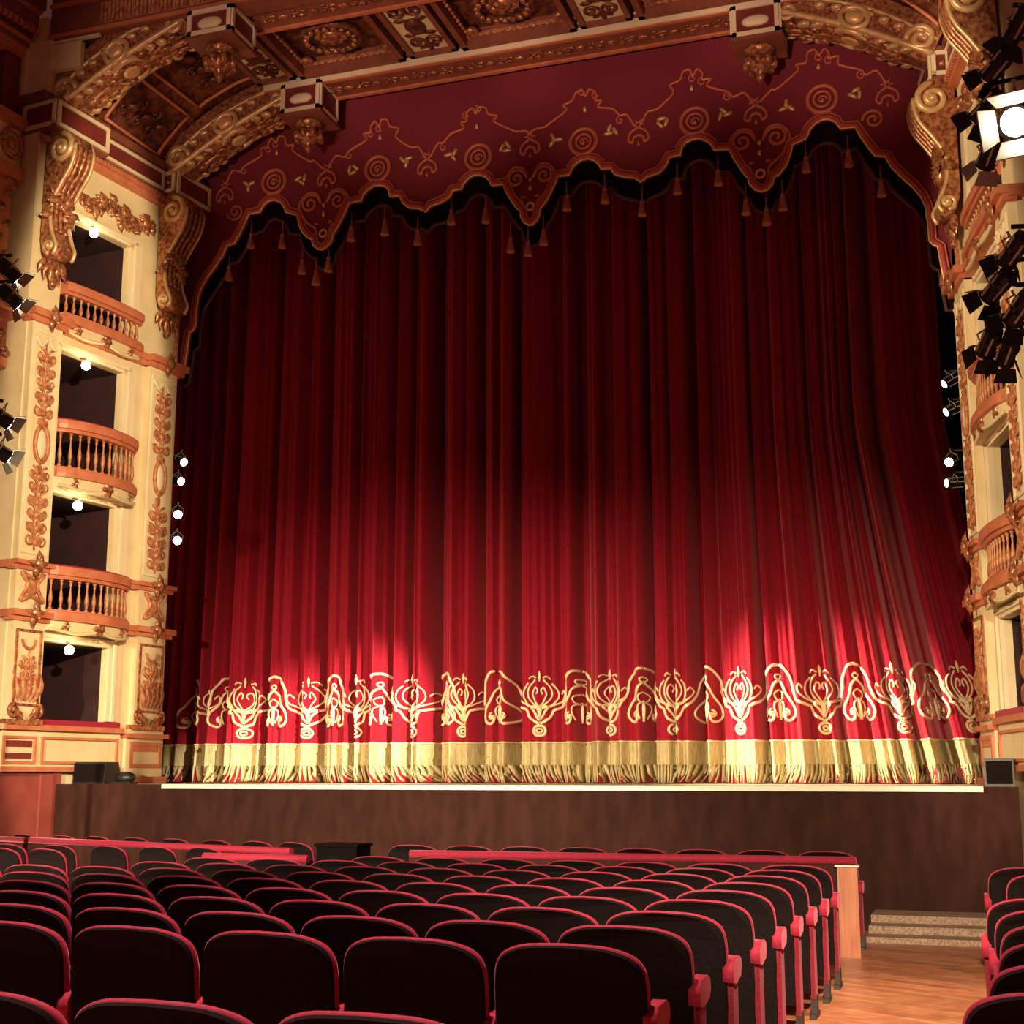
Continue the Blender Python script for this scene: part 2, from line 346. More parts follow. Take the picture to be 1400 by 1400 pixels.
    for z, zl in ((7.86, 'top'), (4.42, 'middle'), (3.76, 'lowest')):
        for uc, ul in ((-.7, 'outer'), (1.75, 'inner')):
            mb = MB(X)
            mb.ball((.17, uc, z), (.06, .09, .09)); leaf(mb, .15, uc, z, .2, .06, pi/2, .05); leaf(mb, .15, uc, z, .2, .06, -pi/2, .05)
            for d in (-1, 1): leaf(mb, .15, uc, z, .2, .05, pi/2+d*1.4, .05)
            t = mb.build('leaf_clasp', 'gilt', None, X(.15, uc, z)); tag(t, 'gilded leaf clasp on the %s string course, %s pilaster of the %s tower' % (zl, ul, sd), 'ornament', 'leaf clasps')
    # --- balustrades
    for nm, z0, z1, bow in (('lowest', 3.76, 4.45, .22), ('middle', 5.74, 6.50, .24), ('top', 7.96, 8.50, .06)):
        if not left: bow *= .5
        t = thing('balustrade', 'terracotta balustrade with pale turned balusters, %s balcony of the %s tower' % (nm, sd), 'balustrade', X(.05, .4, z0), 'box balustrades')
        ua, ub = -.42, 1.2
        def arc(u): s_ = (u-ua)/(ub-ua); return .02+bow*(sin(pi*min(1, max(0, s_)))**.6)
        us = [ua+(ub-ua)*i/20 for i in range(21)]
        def band(mbx, za, zb, vin, vout):
            mbx.loft([[(arc(u)+vin, u, za), (arc(u)+vout, u, za), (arc(u)+vout+.01, u, (za+zb)/2), (arc(u)+vout, u, zb), (arc(u)+vin, u, zb)] for u in us], True, True, False)
        mb = MB(X); band(mb, z1-.12, z1, -.12, .07); band(mb, z1-.17, z1-.12, -.08, .03); part(mb, 'rail', 'terra', t)
        mb = MB(X); band(mb, z1, z1+.025, -.13, .03); part(mb, 'rail_cushion', 'seatred', t)
        mb = MB(X); band(mb, z0-.05, z0+.06, -.14, .08); band(mb, z0+.06, z0+.1, -.1, .04); part(mb, 'base', 'terra', t)
        mb = MB(X); band(mb, z0-.18, z0-.05, -.2, .02)
        for k in range(2):
            c = ua+.42+k*.8
            mb.tube([(arc(c+d*.38)+.03, c+d*.38, z0-.16-.05*cos(d*pi/2)) for d in [i/6-1 for i in range(13)]], .025, 5)
        part(mb, 'scalloped_apron', 'cream', t)
        mb = MB(X); c = (ua+ub)/2
        for k in range(6): leaf(mb, arc(c)+.03, c, z0-.12, .13, .05, k*pi/3, .05)
        part(mb, 'apron_rosette', 'gilt', t)
        for q in (-.6, .6):
            mb = MB(X)
            for k in range(4): leaf(mb, arc(c+q)+.03, c+q*.9, z0-.12, .1, .035, k*pi/2+.4, .04)
            part(mb, 'apron_rosette', 'gilt', t)
        h = z1-.17-z0-.1
        proto = None
        nb = 12
        for k in range(nb):
            u = ua+.07+(ub-ua-.14)*k/(nb-1); p = Vector(X(arc(u)-.03, u, z0+.1))
            if proto is None:
                mb = MB(); mb.lathe([(.034, 0), (.034, .05*h), (.016, .1*h), (.024, .22*h), (.032, .34*h), (.024, .5*h), (.013, .66*h), (.011, .8*h), (.022, .86*h), (.014, .9*h), (.028, .95*h), (.028, h)], (0, 0, 0), 8)
                proto = mb.build('baluster', 'relief', t, (0, 0, 0)); proto.location = p-OR[t.name]
            else: link_copy(proto, t, p-OR[t.name])
    # --- box lamps
    for nm, z in (('bottom', 3.34), ('second', 5.36), ('third', 7.40), ('top', 9.40)) if left else ():
        t = thing('box_lamp', 'small glowing globe lamp under the lintel of the %s box of the %s tower' % (nm, sd), 'lamp', X(.0, .06, z), 'box lamps')
        mb = MB(X); mb.tube([(-.05, .06, z+.12), (.04, .06, z+.1), (.06, .06, z+.05)], .014, 6); part(mb, 'arm', 'gilt', t)
        mb = MB(X); mb.lathe([(.02, .06), (.045, .04), (.05, .03)], (.06, .06, z), 8); part(mb, 'cap', 'gilt', t)
        mb = MB(X); mb.ball((.06, .06, z), .068, 12, 8); part(mb, 'globe', 'globe', t)
        if left:
            ld = bpy.data.lights.new('box_lamp_light', 'POINT'); ld.energy = 6; ld.color = (1, .7, .38); ld.shadow_soft_size = .06
            lo = bpy.data.objects.new('box_lamp_light', ld); COL.objects.link(lo); lo.location = X(.16, .06, z-.03)
    # --- frieze garland between the brackets
    t = thing('gilded_garland', 'gilded leafy garland swag over the top box of the %s tower' % sd, 'ornament', X(0, .4, 10))
    mb = MB(X)
    pts = [(-.35+1.7*i/30, 10.05-.22*abs(sin(pi*i/15))) for i in range(31)]
    for i, (u, z) in enumerate(pts):
        for k in range(3): leaf(mb, -.04, u+random.uniform(-.04, .04), z+random.uniform(-.06, .06), .17, .055, random.uniform(0, 2*pi), .08)
    part(mb, 'leaves', 'gilt', t)
    mb = MB(X); mb.tube([(-.01, u, z) for u, z in pts], .04, 6); part(mb, 'cord', 'gilt', t)
    for u in (.25, .75, 1.2):
        mb = MB(X); mb.ball((.02, u, 9.98), (.06, .1, .1), 10, 6)
        for k in range(7): leaf(mb, 0, u, 9.98, .15, .05, k*2*pi/7, .06)
        part(mb, 'flower', 'gilt', t)
    # --- entablature
    mb = MB(X)
    mb.box((-.5, -.42, 10.5), (.06, 1.6, 11.0)); mb.box((-.5, -1.02, 10.54), (.26, .05, 11.02)); mb.box((-.3, 1.55, 10.54), (.26, 2.42, 11.02)); mb.box((-.5, -1.1, 10.98), (.1, 2.44, 11.1))
    struct(mb, 'trim_%d' % (4 if left else 5), 'brownred')
    t = thing('cornice_panel', 'red cornice panels in pale frames along the top of the %s tower' % sd, 'cornice', X(.2, .4, 10.6))
    mb = MB(X)
    frame(mb, .26, .29, -1.0, .03, 10.58, 10.96, .055); frame(mb, .26, .29, 1.58, 2.40, 10.58, 10.96, .055); frame(mb, .06, .09, .1, 1.5, 10.62, 10.94, .05)
    # returns facing the audience
    def fframe(u, v0, v1, z0, z1, tt):
        mb.box((v0, u-.03, z0), (v1, u, z0+tt)); mb.box((v0, u-.03, z1-tt), (v1, u, z1)); mb.box((v0, u-.03, z0), (v0+tt, u, z1)); mb.box((v1-tt, u-.03, z0), (v1, u, z1))
    fframe(-1.02, -.34, .26, 10.58, 10.96, .05); fframe(1.55, -.02, .26, 10.6, 10.94, .055)
    part(mb, 'frame', 'creamlite', t)
    mb = MB(X); mb.box((.255, -.94, 10.64), (.27, -.03, 10.9)); mb.box((.255, 1.64, 10.64), (.27, 2.34, 10.9)); mb.box((.055, .15, 10.67), (.07, 1.45, 10.89)); mb.box((-.29, -1.03, 10.63), (.21, -1.015, 10.91)); mb.box((.03, 1.54, 10.65), (.21, 1.552, 10.89)); part(mb, 'red_panel', 'redpanel', t)
    mb = MB(X); mb.ball((.12, 1.54, 10.77), (.05, .03, .05)); part(mb, 'boss', 'gilt', t)
    mb = MB(X)
    for i in range(26): mb.box((.06, -.4+.075*i, 10.47), (.12, -.36+.075*i, 10.54))
    mb.box((-.05, -1.0, 10.40), (.07, 2.1, 10.48)); part(mb, 'dentils', 'terra', t)
    # gilt edge bead along the curtain side
    mb = MB(X); mb.tube([(-.04, 2.10, 2.4+.2*i) for i in range(40)], .045, 6); struct(mb, 'trim_%d' % (6 if left else 7), 'relief')
    return wl
tower(XL, 'left'); tower(XR, 'right')
# red plaster house wall below the left boxes, and its right twin
for X, nm in ((XL, 'left'), (XR, 'right')):
    mb = MB(X); mb.box((-.5, -5.5, -.1), (-.06, -.02, 1.70)); mb.box((-.06, -5.5, -.1), (.0, .12, 1.70)); mb.box((0, -.28, 0), (.03, -.06, 1.66)); mb.box((-.06, -5.5, 1.64), (.0, -.02, 1.72))
    struct(mb, 'wall_lower_'+nm, 'redwall')
    mb = MB(X); mb.box((-.5, -5.5, 1.72), (-.06, -1.0, 2.30)); mb.box((-.5, -5.5, 2.24), (.05, -1.0, 2.31)); struct(mb, 'wall_house_'+nm, 'cream')

# ------------------------------------------------------------------ auditorium boxes beside the left tower
t = thing('house_box', 'house box with cream parapet and red rails, upper left beside the tower', 'theatre box', XL(-.4, -2, 9))
mb = MB(XL); mb.box((-.6, -3.2, 9.98), (-.36, -1.02, 10.62)); part(mb, 'parapet', 'cream', t)
mb = MB(XL); mb.box((-.6, -3.2, 10.60), (-.24, -1.04, 10.74)); mb.box((-.6, -3.2, 9.80), (-.26, -1.04, 10.0)); part(mb, 'rail', 'terra', t)
mb = MB(XL)
mb.tube([(-.34, -1.2+.17*cos(a*pi/9), 10.34+.2*sin(a*pi/9)) for a in range(18)], .04, 6, True, True); mb.ball((-.36, -1.2, 10.34), (.06, .09, .11))
for k in range(5): leaf(mb, -.36, -1.45-.1*k, 10.36, .16, .05, k*1.3, .06)
for k in range(6): leaf(mb, -.36, -1.18, 9.85, .22, .07, k*pi/3, .1)
part(mb, 'medallion', 'relief', t)
mb = MB(XL); mb.box((-.6, -1.42, 8.0), (-.34, -1.16, 9.8)); part(mb, 'post', 'terra', t)
mb = MB(XL)
for k in range(7): leaf(mb, -.34, -1.28, 8.2+.22*k, .2, .06, pi/2+(.7 if k % 2 else -.7), .06)
part(mb, 'post_carving', 'gilt', t)
mb = MB(XL); mb.box((-2.4, -4, 7.6), (-2.2, -1.0, 13)); mb.box((-2.4, -1.02, 7.7), (-.62, -1.0, 11.2)); part(mb, 'lining', 'boxdark', t)
mb = MB(XL); mb.box((-.7, -1.35, 10.74), (-.45, -1.08, 11.75)); part(mb, 'red_jamb', 'redpanel', t)
mb = MB(XL); mb.box((-.7, -3.5, 11.72), (-.35, -1.02, 11.86)); part(mb, 'lintel', 'terra', t)
mb = MB(XL)
for i, (z, v) in enumerate(((11.86, -.3), (12.1, -.2), (12.4, -.08), (12.75, .05))): mb.box((-1.2, -4, z), (v, -1.0, z+.3))
part(mb, 'cornice', 'brownred', t)
mb = MB(XL)
for i in range(22): mb.box((-.2, -3.2+.1*i, 12.02), (-.14, -3.14+.1*i, 12.1))
for v, z in ((-.28, 11.92), (-.17, 12.36), (-.05, 12.7)): mb.box((v-.05, -4, z), (v+.03, -1.0, z+.035))
part(mb, 'cornice_moulding', 'terra', t)
# lower house box (behind the lamps on the left edge)
t = thing('house_box', 'lower house box with gilded red parapet, behind the upper left stage lights', 'theatre box', XL(-.4, -2, 7.2))
mb = MB(XL); mb.box((-.6, -3.0, 7.2), (-.3, -1.1, 7.95)); part(mb, 'parapet', 'redwall', t)
mb = MB(XL)
for k in range(14): leaf(mb, -.3, -1.2-.08*(k % 5), 7.3+.1*(k//3), .2, .06, k*1.1, .08)
part(mb, 'carving', 'gilt', t)
mb = MB(XL); mb.box((-.5, -3.0, 7.1), (-.25, -1.1, 7.22)); mb.box((-.5, -3, 7.9), (-.25, -1.1, 8.0)); part(mb, 'rail', 'terra', t)

# ------------------------------------------------------------------ proscenium frieze, beams, soffit
mb = MB(); mb.box((-12.05, 15.05, 11.92), (.5, 15.35, 14.6))
struct(mb, 'wall_front', 'brownred')
mb = MB(); mb.box((-12.42, 15.0, 11.05), (-11.98, 15.3, 11.92)); mb.lathe([(.12, 11.05), (.12, 11.8), (.09, 11.9), (.0, 11.93)], (-12.4, 15.1, 0), 12); mb.box((-11.98, 15.03, 11.45), (-11.5, 15.12, 11.84)); mb.box((-12.02, 15.03, 11.86), (-11.2, 15.08, 11.9)); struct(mb, 'trim_8', 'cream')
t = thing('frieze', 'red gilded frieze with rows of beads and flutes across the top of the proscenium', 'frieze', (-6, 15, 12))
mb = MB()
for z, d, h in ((11.95, .03, .05), (12.42, .05, .05), (12.62, .09, .06), (13.05, .14, .08), (13.4, .2, .1)): mb.box((-12.05, 15.05-d, z), (.5, 15.05, z+h))
part(mb, 'moulding', 'terra', t)
mb = MB()
for i in range(70):
    x = -11.95+.09*i; mb.ball((x, 15.03, 12.75), (.03, .04, .045), 6, 4)
mb.box((-12, 15.04, 12.73), (-5.6, 15.052, 12.77)); part(mb, 'beading', 'relief', t)
mb = MB(); mb.box((-11.2, 15.045, 12.05), (-8.2, 15.055, 12.37))
for i in range(46): mb.box((-11.2+.065*i, 15.02, 12.06), (-11.16+.065*i, 15.06, 12.36))
part(mb, 'fluting', 'relief', t)
mb = MB(); mb.box((-11.7, 15.04, 12.93), (-5.7, 15.052, 12.97))
for i in range(30): leaf_x = -11.6+.2*i; mb.ball((leaf_x, 15.03, 12.95), (.06, .03, .05), 6, 4)
part(mb, 'egg_moulding', 'relief', t)
def beam(name, Y, lab, ztop=12.16):
    t = thing(name, lab, 'beam', (-5.85, Y, 12))
    mb = MB(); mb.box((-10.0, Y, 12.0), (-1.7, Y+.55, 12.6)); part(mb, 'body', 'brownred', t)
    mb = MB(); mb.box((-9.95, Y-.03, 12.0), (-1.75, Y, 12.13)); mb.box((-9.95, Y-.03, 12.2), (-1.75, Y, 12.23)); part(mb, 'cream_band', 'creamlite', t)
    mb = MB(); mb.box((-9.95, Y+.50, 11.965), (-1.75, Y+.56, 12.01)); mb.box((-9.95, Y-.01, 11.985), (-1.75, Y+.05, 12.0)); part(mb, 'edge_moulding', 'terra', t)
    mb = MB()
    for i in range(15):
        x = -9.1+.46*i
        mb.ball((x, Y+.27, 11.99), (.09, .05, .03), 8, 4)
        for d in (-1, 1):
            mb.ball((x+d*.14, Y+.27+d*.05, 11.99), (.06, .03, .02), 6, 4); mb.tube([(a, b, 11.99) for a, b in spiral(x+d*.2, Y+.27-d*.07, .06, 1.2, 0, d, 10)], .014, 5)
    part(mb, 'carving', 'gilt', t)
    return t
beam('ceiling_beam', 17.48, 'ceiling beam with cream band and carved underside just above the red valance')
beam('ceiling_beam', 15.35, 'front ceiling beam with carved underside at the top edge of the photo')
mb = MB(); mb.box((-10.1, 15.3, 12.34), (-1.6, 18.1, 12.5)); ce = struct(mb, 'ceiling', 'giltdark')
# coffers and painted panels
def coffer(xc, hw, lab):
    y0, y1 = 15.95, 17.42
    t = thing('ceiling_coffer', lab, 'ceiling coffer', (xc, 16.7, 12.2), 'ceiling coffers with rosettes')
    mb = MB()
    for x0, x1, ya, yb in ((xc-hw, xc+hw, y0, y0+.09), (xc-hw, xc+hw, y1-.09, y1), (xc-hw, xc-hw+.09, y0, y1), (xc+hw-.09, xc+hw, y0, y1)): mb.box((x0, ya, 12.06), (x1, yb, 12.4))
    part(mb, 'frame', 'brownred', t)
    mb = MB()
    for k in range(int(2*hw/.1)):
        for y in (y0+.13, y1-.13): mb.ball((xc-hw+.12+k*.1, y, 12.2), (.035, .03, .03), 6, 4)
    for x0, x1, ya, yb in ((xc-hw+.1, xc+hw-.1, y0+.12, y0+.14), (xc-hw+.1, xc+hw-.1, y1-.14, y1-.12), (xc-hw+.12, xc-hw+.14, y0+.12, y1-.12), (xc+hw-.14, xc+hw-.12, y0+.12, y1-.12)): mb.box((x0, ya, 12.19), (x1, yb, 12.24))
    for k in range(12):
        for x in (xc-hw+.13, xc+hw-.13): mb.ball((x, y0+.14+k*.105, 12.2), (.03, .035, .03), 6, 4)
    part(mb, 'beading', 'relief', t)
    mb = MB(); mb.tube([(xc+.42*cos(a*pi/12), 16.65+.36*sin(a*pi/12), 12.2) for a in range(24)], .06, 6, True, True)
    part(mb, 'ring', 'giltdark', t)
    mb = MB()
    for k in range(18): mb.ball((xc+.36*cos(k*pi/9), 16.65+.31*sin(k*pi/9), 12.14), (.05, .05, .04), 6, 4)
    mb.ball((xc, 16.65, 12.25), (.16, .14, .12))
    for k in range(10): mb.ball((xc+.2*cos(k*pi/5), 16.65+.18*sin(k*pi/5), 12.24), (.07, .06, .06), 6, 4)
    part(mb, 'rosette', 'gilt', t)
    for sx in (-1, 1):
        for sy in (-1, 1): mb = MB(); mb.ball((xc+sx*(hw-.2), 16.68+sy*.52, 12.22), (.11, .1, .06), 8, 4); part(mb, 'corner_leaf', 'gilt', t)
for xc, lab in ((-8.42, 'ceiling coffer with round gilded rosette, just right of the front left corner block'), (-5.78, 'ceiling coffer with gilded ornament at top centre of the photo, between two painted panels'), (-3.15, 'ceiling coffer cut by the top edge of the photo, rightmost of the coffers')):
    coffer(xc, .86, lab)
def ppanel(xc, hw, lab):
    t = thing('painted_panel', lab, 'ceiling panel', (xc, 16.7, 12.2), 'painted ceiling panels')
    mb = MB(); mb.box((xc-hw, 15.95, 12.14), (xc+hw, 17.4, 12.3)); part(mb, 'board', 'cream', t)
    mb = MB()
    for x0, x1, ya, yb in ((xc-hw-.06, xc+hw+.06, 15.92, 15.99), (xc-hw-.06, xc+hw+.06, 17.34, 17.42), (xc-hw-.06, xc-hw+.02, 15.92, 17.42), (xc+hw-.02, xc+hw+.06, 15.92, 17.42)): mb.box((x0, ya, 12.08), (x1, yb, 12.3))
    part(mb, 'frame', 'brownred', t)
    mb = MB()
    for sy in (-1, 1):
        for sx in (-1, 1):
            mb.tube([(a, b, 12.13) for a, b in spiral(xc+sx*hw*.45, 16.67+sy*.42, .15, 1.5, pi/2*sy, sx*sy, 18)], .028, 5)
            mb.ball((xc+sx*hw*.5, 16.67+sy*.2, 12.13), (.1, .05, .03), 6, 4)
        mb.ball((xc, 16.67+sy*.55, 12.13), (.05, .14, .03), 6, 4)
    mb.ball((xc, 16.67, 12.13), (.16, .22, .05), 10, 5)
    part(mb, 'scrollwork', 'giltdark', t)
ppanel(-9.7, .26, 'leftmost narrow cream ceiling panel with dark scrollwork, beside the back corner block')
ppanel(-7.1, .31, 'cream ceiling panel with dark scrollwork, between the rosette coffer and top centre coffer')
ppanel(-4.48, .31, 'cream ceiling panel with dark scrollwork, right of the top centre coffer')
# coves left and right
def cove(mir, nm):
    X = (lambda x, y, z: (-11.70-x, y, z)) if mir else (lambda x, y, z: (x, y, z))
    mb = MB(X)
    prof = [(-11.86, 11.06), (-11.7, 11.3), (-11.4, 11.62), (-11.0, 11.92), (-10.5, 12.14), (-10.0, 12.26)]
    rings = [[(x, 15.2, z), (x+.14*(15.9-15.2), 18.2, z), (x-.2, 18.2, z+.25), (x-.2, 15.2, z+.25)] for x, z in prof]
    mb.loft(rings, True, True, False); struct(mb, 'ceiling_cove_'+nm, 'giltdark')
    t = thing('cove_panel', 'framed dark relief panels in the curved cove above the %s tower' % nm, 'ceiling panel', X(-11.3, 16.7, 11.5))
    mb = MB(X)
    def cp(s, y, d=.03):
        i = min(4, int(s*5)); f = s*5-i; a, b = prof[i], prof[i+1]; x = a[0]+(b[0]-a[0])*f+.14*(y-15.2)*.25; z = a[1]+(b[1]-a[1])*f
        return (x+d*.6, y, z-d)
    for ya, yb, s0, s1 in ((16.0, 17.3, .1, .48), (16.0, 17.3, .56, .95)):
        for a, b in (((s0, ya), (s0, yb)), ((s0, yb), (s1, yb)), ((s1, yb), (s1, ya)), ((s1, ya), (s0, ya))):
            mb.tube([cp(a[0]+(b[0]-a[0])*i/6, a[1]+(b[1]-a[1])*i/6) for i in range(7)], .028, 5)
    part(mb, 'frame', 'terra', t)
    mb = MB(X)
    for s in (.3, .75):
        for k in range(3):
            c = cp(s, 16.3+.35*k); mb.ball(c, (.12, .1, .06), 7, 4)
            for d in (-1, 1): mb.tube([(c[0]+p[0]*.8, c[1]+p[1], c[2]+p[0]*.6-.01) for p in spiral(d*.12, .1*d, .1, 1.3, 0, d, 12)], .02, 5)
    part(mb, 'relief', 'giltdark', t)
    # ribs
    for Y0, Y1, xa, za, xb, zb, lab in ((15.14, 15.66, -12.0, 11.02, -9.95, 12.02, 'front'), (17.5, 18.02, -11.62, 11.0, -9.6, 12.0, 'back')):
        if mir and lab == 'front': pass
        t = thing('carved_rib', 'gilded carved ceiling rib with oval boss and scrolls, %s one over the %s tower' % (lab, nm), 'ceiling rib', X(xa, Y0, za), 'carved ceiling ribs')
        L = sqrt((xb-xa)**2+(zb-za)**2); dx, dz = (xb-xa)/L, (zb-za)/L; nx, nz = dz, -dx   # n points down and inwards
        def q(s, h): b = .16*sin(pi*s); return (xa+dx*L*s+nx*(h-b), za+dz*L*s+nz*(h-b))
        ymid = (Y0+Y1)/2; hy = (Y1-Y0)/2
        mb = MB(X)
        rings = []
        for i in range(17):
            s = i/16; th = .10+.10*sin(pi*s)
            p0, p1, p2 = q(s, -.3), q(s, th), q(s, th+.08)
            rings.append([(p0[0], Y0, p0[1]), (p1[0], Y0, p1[1]), (p2[0], ymid-hy*.5, p2[1]), (p2[0], ymid+hy*.5, p2[1]), (p1[0], Y1, p1[1]), (p0[0], Y1, p0[1])])
        mb.loft(rings, True, True, False); part(mb, 'body', 'gilt', t)
        mb = MB(X)
        for yy in (Y0, Y1):
            mb.tube([(q(i/16, .1+.1*sin(pi*i/16))[0], yy, q(i/16, .1+.1*sin(pi*i/16))[1]) for i in range(17)], .045, 6)
            mb.tube([(q(i/16, -.1)[0], yy, q(i/16, -.1)[1]) for i in range(17)], .03, 6)
            c = q(.1, .0); mb.tube([(a, yy, b) for a, b in spiral(c[0], c[1], .2, 1.6, 0, 1, 22)], .05, 6)
            c = q(.92, .1); mb.tube([(a, yy, b) for a, b in spiral(c[0], c[1], .13, 1.4, 0, -1, 18)], .035, 6)
            for k in range(6):
                c = q(.25+.1*k, -.02); mb.ball((c[0], yy-.02 if yy == Y0 else yy+.02, c[1]), (.09, .04, .055), 7, 4)
            for k in range(9):
                c = q(.16+.08*k, .2+.05*sin(k)); mb.ball((c[0], yy+(.05 if yy == Y0 else -.05), c[1]), (.10, .06, .05), 7, 4)
        part(mb, 'scrolls', 'gilt_highlight', t)
        mb = MB(X); c = q(.52, .2)
        R = Matrix.Rotation(-atan2(dz, dx), 3, 'Y')
        mb.ball((c[0], ymid, c[1]), (.2, .17, .12), 10, 6, R)
        mb.ball((q(.52, .08)[0], Y0-.03, q(.52, .08)[1]), (.14, .06, .1), 10, 6, R)
        part(mb, 'boss', 'gold', t)
        mb = MB(X)
        for yy, rr in ((Y0-.03, .19),):
            cc = q(.52, .08)
            mb.tube([(cc[0]+rr*cos(a*pi/9)*dx-rr*.75*sin(a*pi/9)*-nx, yy, cc[1]+rr*cos(a*pi/9)*dz+rr*.75*sin(a*pi/9)*nz) for a in range(18)], .045, 6, True, True)
        cc = q(.52, .24)
        mb.tube([(cc[0]+.26*cos(a*pi/9)*dx, ymid+.22*sin(a*pi/9), cc[1]+.26*cos(a*pi/9)*dz) for a in range(18)], .05, 6, True, True)
        part(mb, 'boss_ring', 'gilt_highlight', t)
        mb = MB(X)
        mb.tube([(q(.18+.05*k, .24)[0], ymid, q(.18+.05*k, .24)[1]) for k in range(16)], .05, 6)
        for yy in (-.5, .5): mb.tube([(q(.18+.05*k, .24)[0], ymid+hy*yy, q(.18+.05*k, .24)[1]) for k in range(16)], .03, 5)
        for k in range(16):
            s = .2+.045*k; c = q(s, .26); mb.ball((c[0], ymid+hy*.75*sin(k*2.4), c[1]), (.10, .06, .045), 7, 4, R)
        part(mb, 'leafwork', 'gilt', t)
    # corner blocks with pendants
    for Y0, Y1, x0, x1, z0, z1, lab in ((14.98, 15.6, -9.73, -9.07, 11.52, 11.9, 'front'), (17.45, 18.05, -9.62, -8.98, 11.56, 12.03, 'back')):
        if mir and lab == 'front': continue
        t = thing('corner_block', 'ceiling block with cream frame and hanging finial, %s %s corner of the soffit' % (lab, nm), 'ceiling block', X((x0+x1)/2, Y0, z0), 'corner blocks with pendants')
        mb = MB(X); mb.box((x0, Y0, z0), (x1, Y1, z1)); part(mb, 'block', 'redpanel', t)
        mb = MB(X)
        for a, b, c, d in ((x0, x1, z0, z0+.07), (x0, x1, z1-.06, z1), (x0, x0+.06, z0, z1), (x1-.06, x1, z0, z1)): mb.box((a, Y0-.03, c), (b, Y0, d))
        for a, b, c, d in ((Y0, Y1, z0, z0+.06), (Y0, Y1, z1-.05, z1), (Y0, Y0+.05, z0, z1), (Y1-.05, Y1, z0, z1)): mb.box((x1, a, c), (x1+.03, b, d)); mb.box((x0-.03, a, c), (x0, b, d))
        part(mb, 'frame', 'creamlite', t)
        mb = MB(X); mb.box((x0-.03, Y0-.03, z0-.05), (x1+.03, Y1+.05, z0)); part(mb, 'soffit_plate', 'brownred', t)
        mb = MB(X); mb.ball(((x0+x1)/2, Y0, (z0+z1)/2-.02), (.2, .05, .09), 10, 6); part(mb, 'lobe', 'creamlite', t)
        mb = MB(X); mb.lathe([(.20, 0), (.22, -.05), (.12, -.09), (.1, -.14), (.19, -.2), (.2, -.26), (.12, -.33), (.05, -.38), (.065, -.42), (.015, -.5)], ((x0+x1)/2, (Y0+Y1)/2, z0-.05), 10)
        for k in range(8): mb.ball(((x0+x1)/2+.19*cos(k*pi/4), (Y0+Y1)/2+.19*sin(k*pi/4), z0-.28), (.06, .06, .1), 6, 4)
        part(mb, 'pendant', 'gilt', t)
cove(False, 'left'); cove(True, 'right')

# ------------------------------------------------------------------ valance
XM = -5.92
VY = 18.35
half = [(720, 309), (728, 308), (735, 302), (738.6, 294), (739.4, 286), (742, 283), (746, 278), (754, 264), (761, 249), (763, 242), (779, 240), (783, 231), (788, 225), (795, 220), (804, 218), (812, 220), (819, 226), (822, 232), (835, 231), (840, 239), (854, 243), (868, 244), (876, 250), (885, 243), (902, 237), (911, 228), (916, 216), (931, 213), (933, 203), (938, 196), (946, 192), (955, 190), (965, 193), (972, 198), (976, 206), (996, 205), (1002, 216), (1011, 230), (1019, 241), (1023, 244), (1024, 252), (1032, 260), (1041, 263), (1050, 260), (1057, 252), (1059, 243), (1066, 239), (1075, 228), (1081, 214), (1084, 199), (1097, 193), (1103, 190), (1108, 178), (1115, 170), (1124, 165), (1133, 164), (1142, 168), (1149, 177), (1169, 175), (1175, 186), (1186, 202), (1196, 214), (1210, 215), (1218, 229), (1232, 243), (1248, 257), (1258, 269), (1265, 284), (1268, 305), (1270, 330), (1276, 336), (1282, 338), (1286, 362), (1292, 392), (1304, 392)]
def vx(x, y, Y=VY): p = at(x, y, Y); return (p.x-XM, p.z)
H = [vx(*p) for p in half]; H[0] = (0.0, H[0][1])
edge = [(XM-a, b) for a, b in H[::-1]]+[(XM+a, b) for a, b in H[1:]]
val = thing('valance', 'scalloped dark red velvet valance with gold embroidery hanging across the top of the stage', 'valance', (XM, VY, 12.2))
def slab(poly_edge, ztop, y0, y1, name, m):
    # vertical strips between the edge and the top, both faces
    mb = MB(); n = len(poly_edge)
    vs = []
    for a, b in poly_edge:
        vs += [(a, y0, b), (a, y0, ztop), (a, y1, b), (a, y1, ztop)]
    fs = []
    for i in range(n-1):
        k = 4*i; j = k+4
        fs += [(k, j, j+1, k+1), (k+2, k+3, j+3, j+2), (k, k+2, j+2, j), (k+1, j+1, j+3, k+3)]
    fs += [(0, 1, 3, 2), (4*n-4, 4*n-2, 4*n-1, 4*n-3)]
    mb.add(vs, fs); return part(mb, name, m, val)
slab(edge, 12.4, VY, VY+.05, 'cloth', 'valance')
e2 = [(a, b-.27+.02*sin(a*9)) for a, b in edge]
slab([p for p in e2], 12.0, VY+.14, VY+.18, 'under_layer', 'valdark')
def inset(line, d):
    out = []
    for i in range(len(line)):
        p = Vector(line[max(0, i-1)]); q = Vector(line[min(len(line)-1, i+1)]); t = (q-p).normalized()
        out.append((line[i][0]-t.y*d, line[i][1]+t.x*d))
    return out
mb = MB(); mb.tube([(a, VY-.012, b) for a, b in inset(edge, .048)], .040, 6); part(mb, 'braid', 'redbraid', val)
mb = MB(); mb.tube([(a, VY-.02, b) for a, b in inset(edge, .098)], .015, 5); part(mb, 'inner_cord', 'braid', val)
mb = MB(); mb.tube([(a, VY-.02, b) for a, b in inset(edge, .006)], .018, 5); part(mb, 'gold_cord', 'gold', val)
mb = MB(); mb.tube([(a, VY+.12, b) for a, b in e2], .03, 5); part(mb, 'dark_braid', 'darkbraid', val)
def both(x, y): a, z = vx(x, y); return [(XM+a, z), (XM-a, z)]
